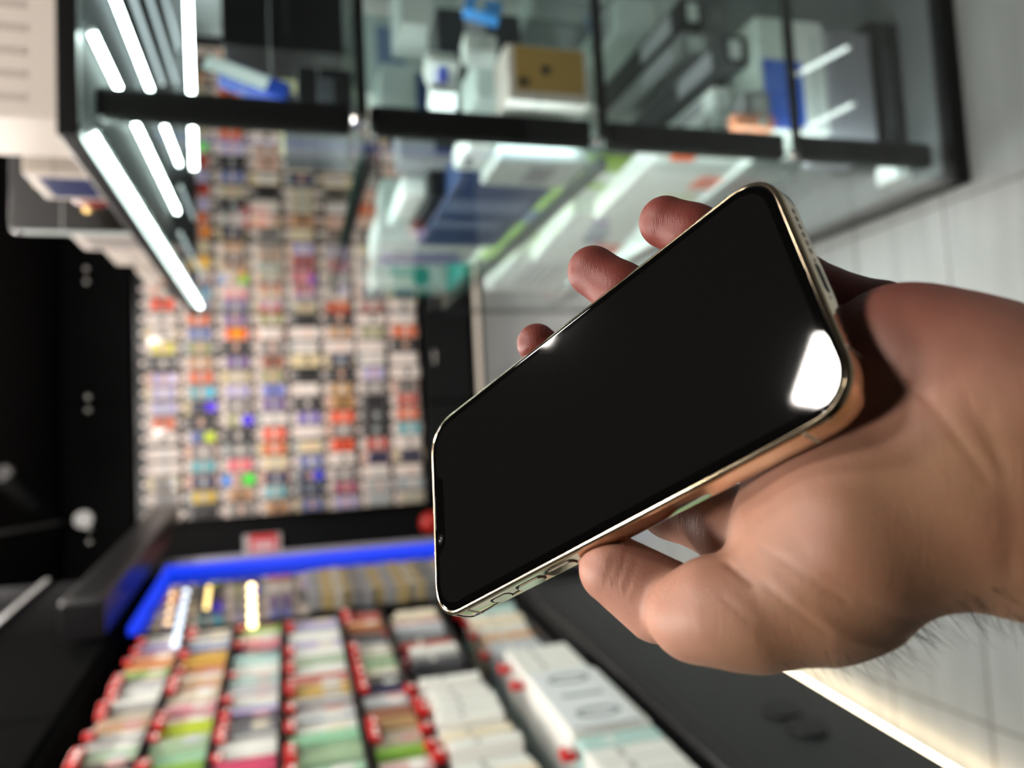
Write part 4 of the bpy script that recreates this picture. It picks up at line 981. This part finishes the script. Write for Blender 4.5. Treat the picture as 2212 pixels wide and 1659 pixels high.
for (x, y, w, d, h, lab) in ((0.62, 2.75, 0.10, 0.2, 0.10, 'white carton at the far end of the bottom shelf'), (0.80, 2.75, 0.12, 0.2, 0.12, 'white carton deep at the far end of the bottom shelf'), (0.60, 1.52, 0.045, 0.06, 0.05, 'small white carton at the near corner of the bottom shelf')):
    thing_box('carton', lab, 'carton', (x, y, S0), (w, d, h), mw, panels=[('x', 0, h*0.5, d*0.5, h*0.3, mpale)])
# long dark and silver cases on the third shelf deep inside, lying along the case
for i, (x, y, w, d, h, m_, lab) in enumerate(((0.715, 1.50, 0.06, 0.10, 0.06, msilver, 'small silver case next to the corner post, third shelf'), (0.80, 1.85, 0.05, 0.50, 0.05, mw, 'long white case along the third shelf'), (0.88, 1.80, 0.07, 0.55, 0.06, mdk, 'long charcoal case beside the long white one, third shelf'),
        (0.97, 1.95, 0.06, 0.55, 0.08, msilver, 'long silver case deep on the third shelf'), (1.07, 2.0, 0.08, 0.60, 0.06, mbk, 'long black case deep on the third shelf'), (1.20, 2.2, 0.10, 0.50, 0.12, mpale, 'long pale case at the back of the third shelf'), (0.745, 1.67, 0.045, 0.14, 0.05, mpale, 'short pale case before the long white one, third shelf'),
        (0.88, 2.45, 0.12, 0.4, 0.22, mpale, 'wide pale carton behind the lime packets, third shelf'), (1.05, 2.70, 0.14, 0.5, 0.30, mw, 'wide white carton at the far back of the third shelf'), (1.36, 2.4, 0.14, 0.6, 0.3, mgr, 'wide grey carton by the back panel, third shelf'))):
    thing_box('carton', lab, 'case', (x, y, S3), (w, d, h), m_, panels=[('z', 0, -d*0.25, w*0.7, d*0.3, mgr if m_ is not mgr else mw), ('y', 0, h*0.5, w*0.6, h*0.5, mpale)])
thing_box('carton', 'orange tinted small carton by the third shelf\'s near edge', 'carton', (0.672, 1.455, S3), (0.03, 0.03, 0.10), mat('salmon carton', srgb(226, 150, 116), 0.4), panels=[('y', 0, 0.03, 0.02, 0.02, mpale)])

# ---- boxes on top of the showcase (left edge of the photograph)
mcream = mat('cream white carton', srgb(206, 196, 186), 0.45); mtxt = mat('faint grey print', srgb(176, 166, 158), 0.5)
o = thing_box('carton', 'cream carton with green print and a yellow strip on the showcase top', 'carton', (0.985, 1.50, TOPZ), (0.27, 0.2, 0.34), mcream, panels=[('y', 0.05, 0.10, 0.09, 0.03, mat('green print', srgb(110, 170, 70), 0.45)), ('y', -0.10, 0.035, 0.06, 0.05, mat('yellow strip', srgb(204, 156, 30), 0.45))])
o = thing_box('carton', 'cream carton with faint rows of print beside the yellow striped one', 'carton', (0.705, 1.50, TOPZ), (0.27, 0.18, 0.36), mcream, panels=[('y', -0.02+0.04*k, 0.10, 0.012, 0.07, mtxt) for k in range(-2, 3)])
o = thing_box('carton', 'white box with a dark blue screen picture, behind the faintly printed carton', 'carton', (0.665, 1.72, TOPZ), (0.22, 0.16, 0.14), mcream, panels=[('x', 0, 0.075, 0.12, 0.09, mat('dark blue picture', srgb(34, 44, 92), 0.3))])
o = empty('ornament', (0.64, 1.895, TOPZ)); tag(o, 'red and gold tasselled ornament lying on the showcase top', 'ornament')
b = MB(); b.ball((0, 0, 0.075), 0.07, sc_=(1.0, 0.9, 1.05), n=12); b.build('red_ball', mat('red silk', srgb(130, 20, 20), 0.4), o, True)
for k in range(3):
    b = MB(); b.cyl((0.0, 0.02+0.045*k, 0.05+0.03*k), (-0.03, 0.05+0.045*k, 0.05+0.03*k), 0.018, 0.026, n=16); b.build('gold_bell', mat('gold bell', (0.75, 0.52, 0.22), 0.25, 1.0), o)
b = MB(); b.cyl((0, 0, 0.14), (0, 0, 0.19), 0.02, 0.03, n=14); b.build('tassel', mat('gold thread', (0.6, 0.42, 0.15), 0.5), o)
thing_box('carton', 'flat black carton with a white edge between ornament and square white box', 'carton', (0.70, 2.12, TOPZ), (0.26, 0.05, 0.3), mbk, panels=[('x', 0, 0.15, 0.03, 0.26, mpale)])
thing_box('carton', 'square white box with a grey speckled front standing on the showcase top', 'carton', (0.69, 2.25, TOPZ), (0.22, 0.17, 0.19), mat('square white carton', srgb(214, 204, 196), 0.45), panels=[('x', 0, 0.10, 0.125, 0.13, mat('grey speckle print', srgb(150, 142, 136), 0.5, noise=0.5, nscale=160)), ('y', 0, 0.1, 0.15, 0.13, mat('grey speckle print', srgb(150, 142, 136), 0.5))])
thing_box('carton', 'plain white box beyond the speckled one on the showcase top', 'carton', (0.70, 2.46, TOPZ), (0.22, 0.20, 0.155), mcream, panels=[('x', 0.0, 0.08, 0.03, 0.02, mtxt)])
thing_box('carton', 'low white box with a brown patch at the far end of the showcase top', 'carton', (0.70, 2.70, TOPZ), (0.24, 0.22, 0.11), mcream, panels=[('x', 0.05, 0.04, 0.05, 0.05, mat('brown print patch', srgb(150, 96, 56), 0.5))])
thing_box('carton', 'dark low carton with a pale lid at the far corner of the showcase top', 'carton', (0.68, 2.94, TOPZ), (0.2, 0.2, 0.085), mdk, panels=[('x', 0.0, 0.075, 0.19, 0.015, mcream)])
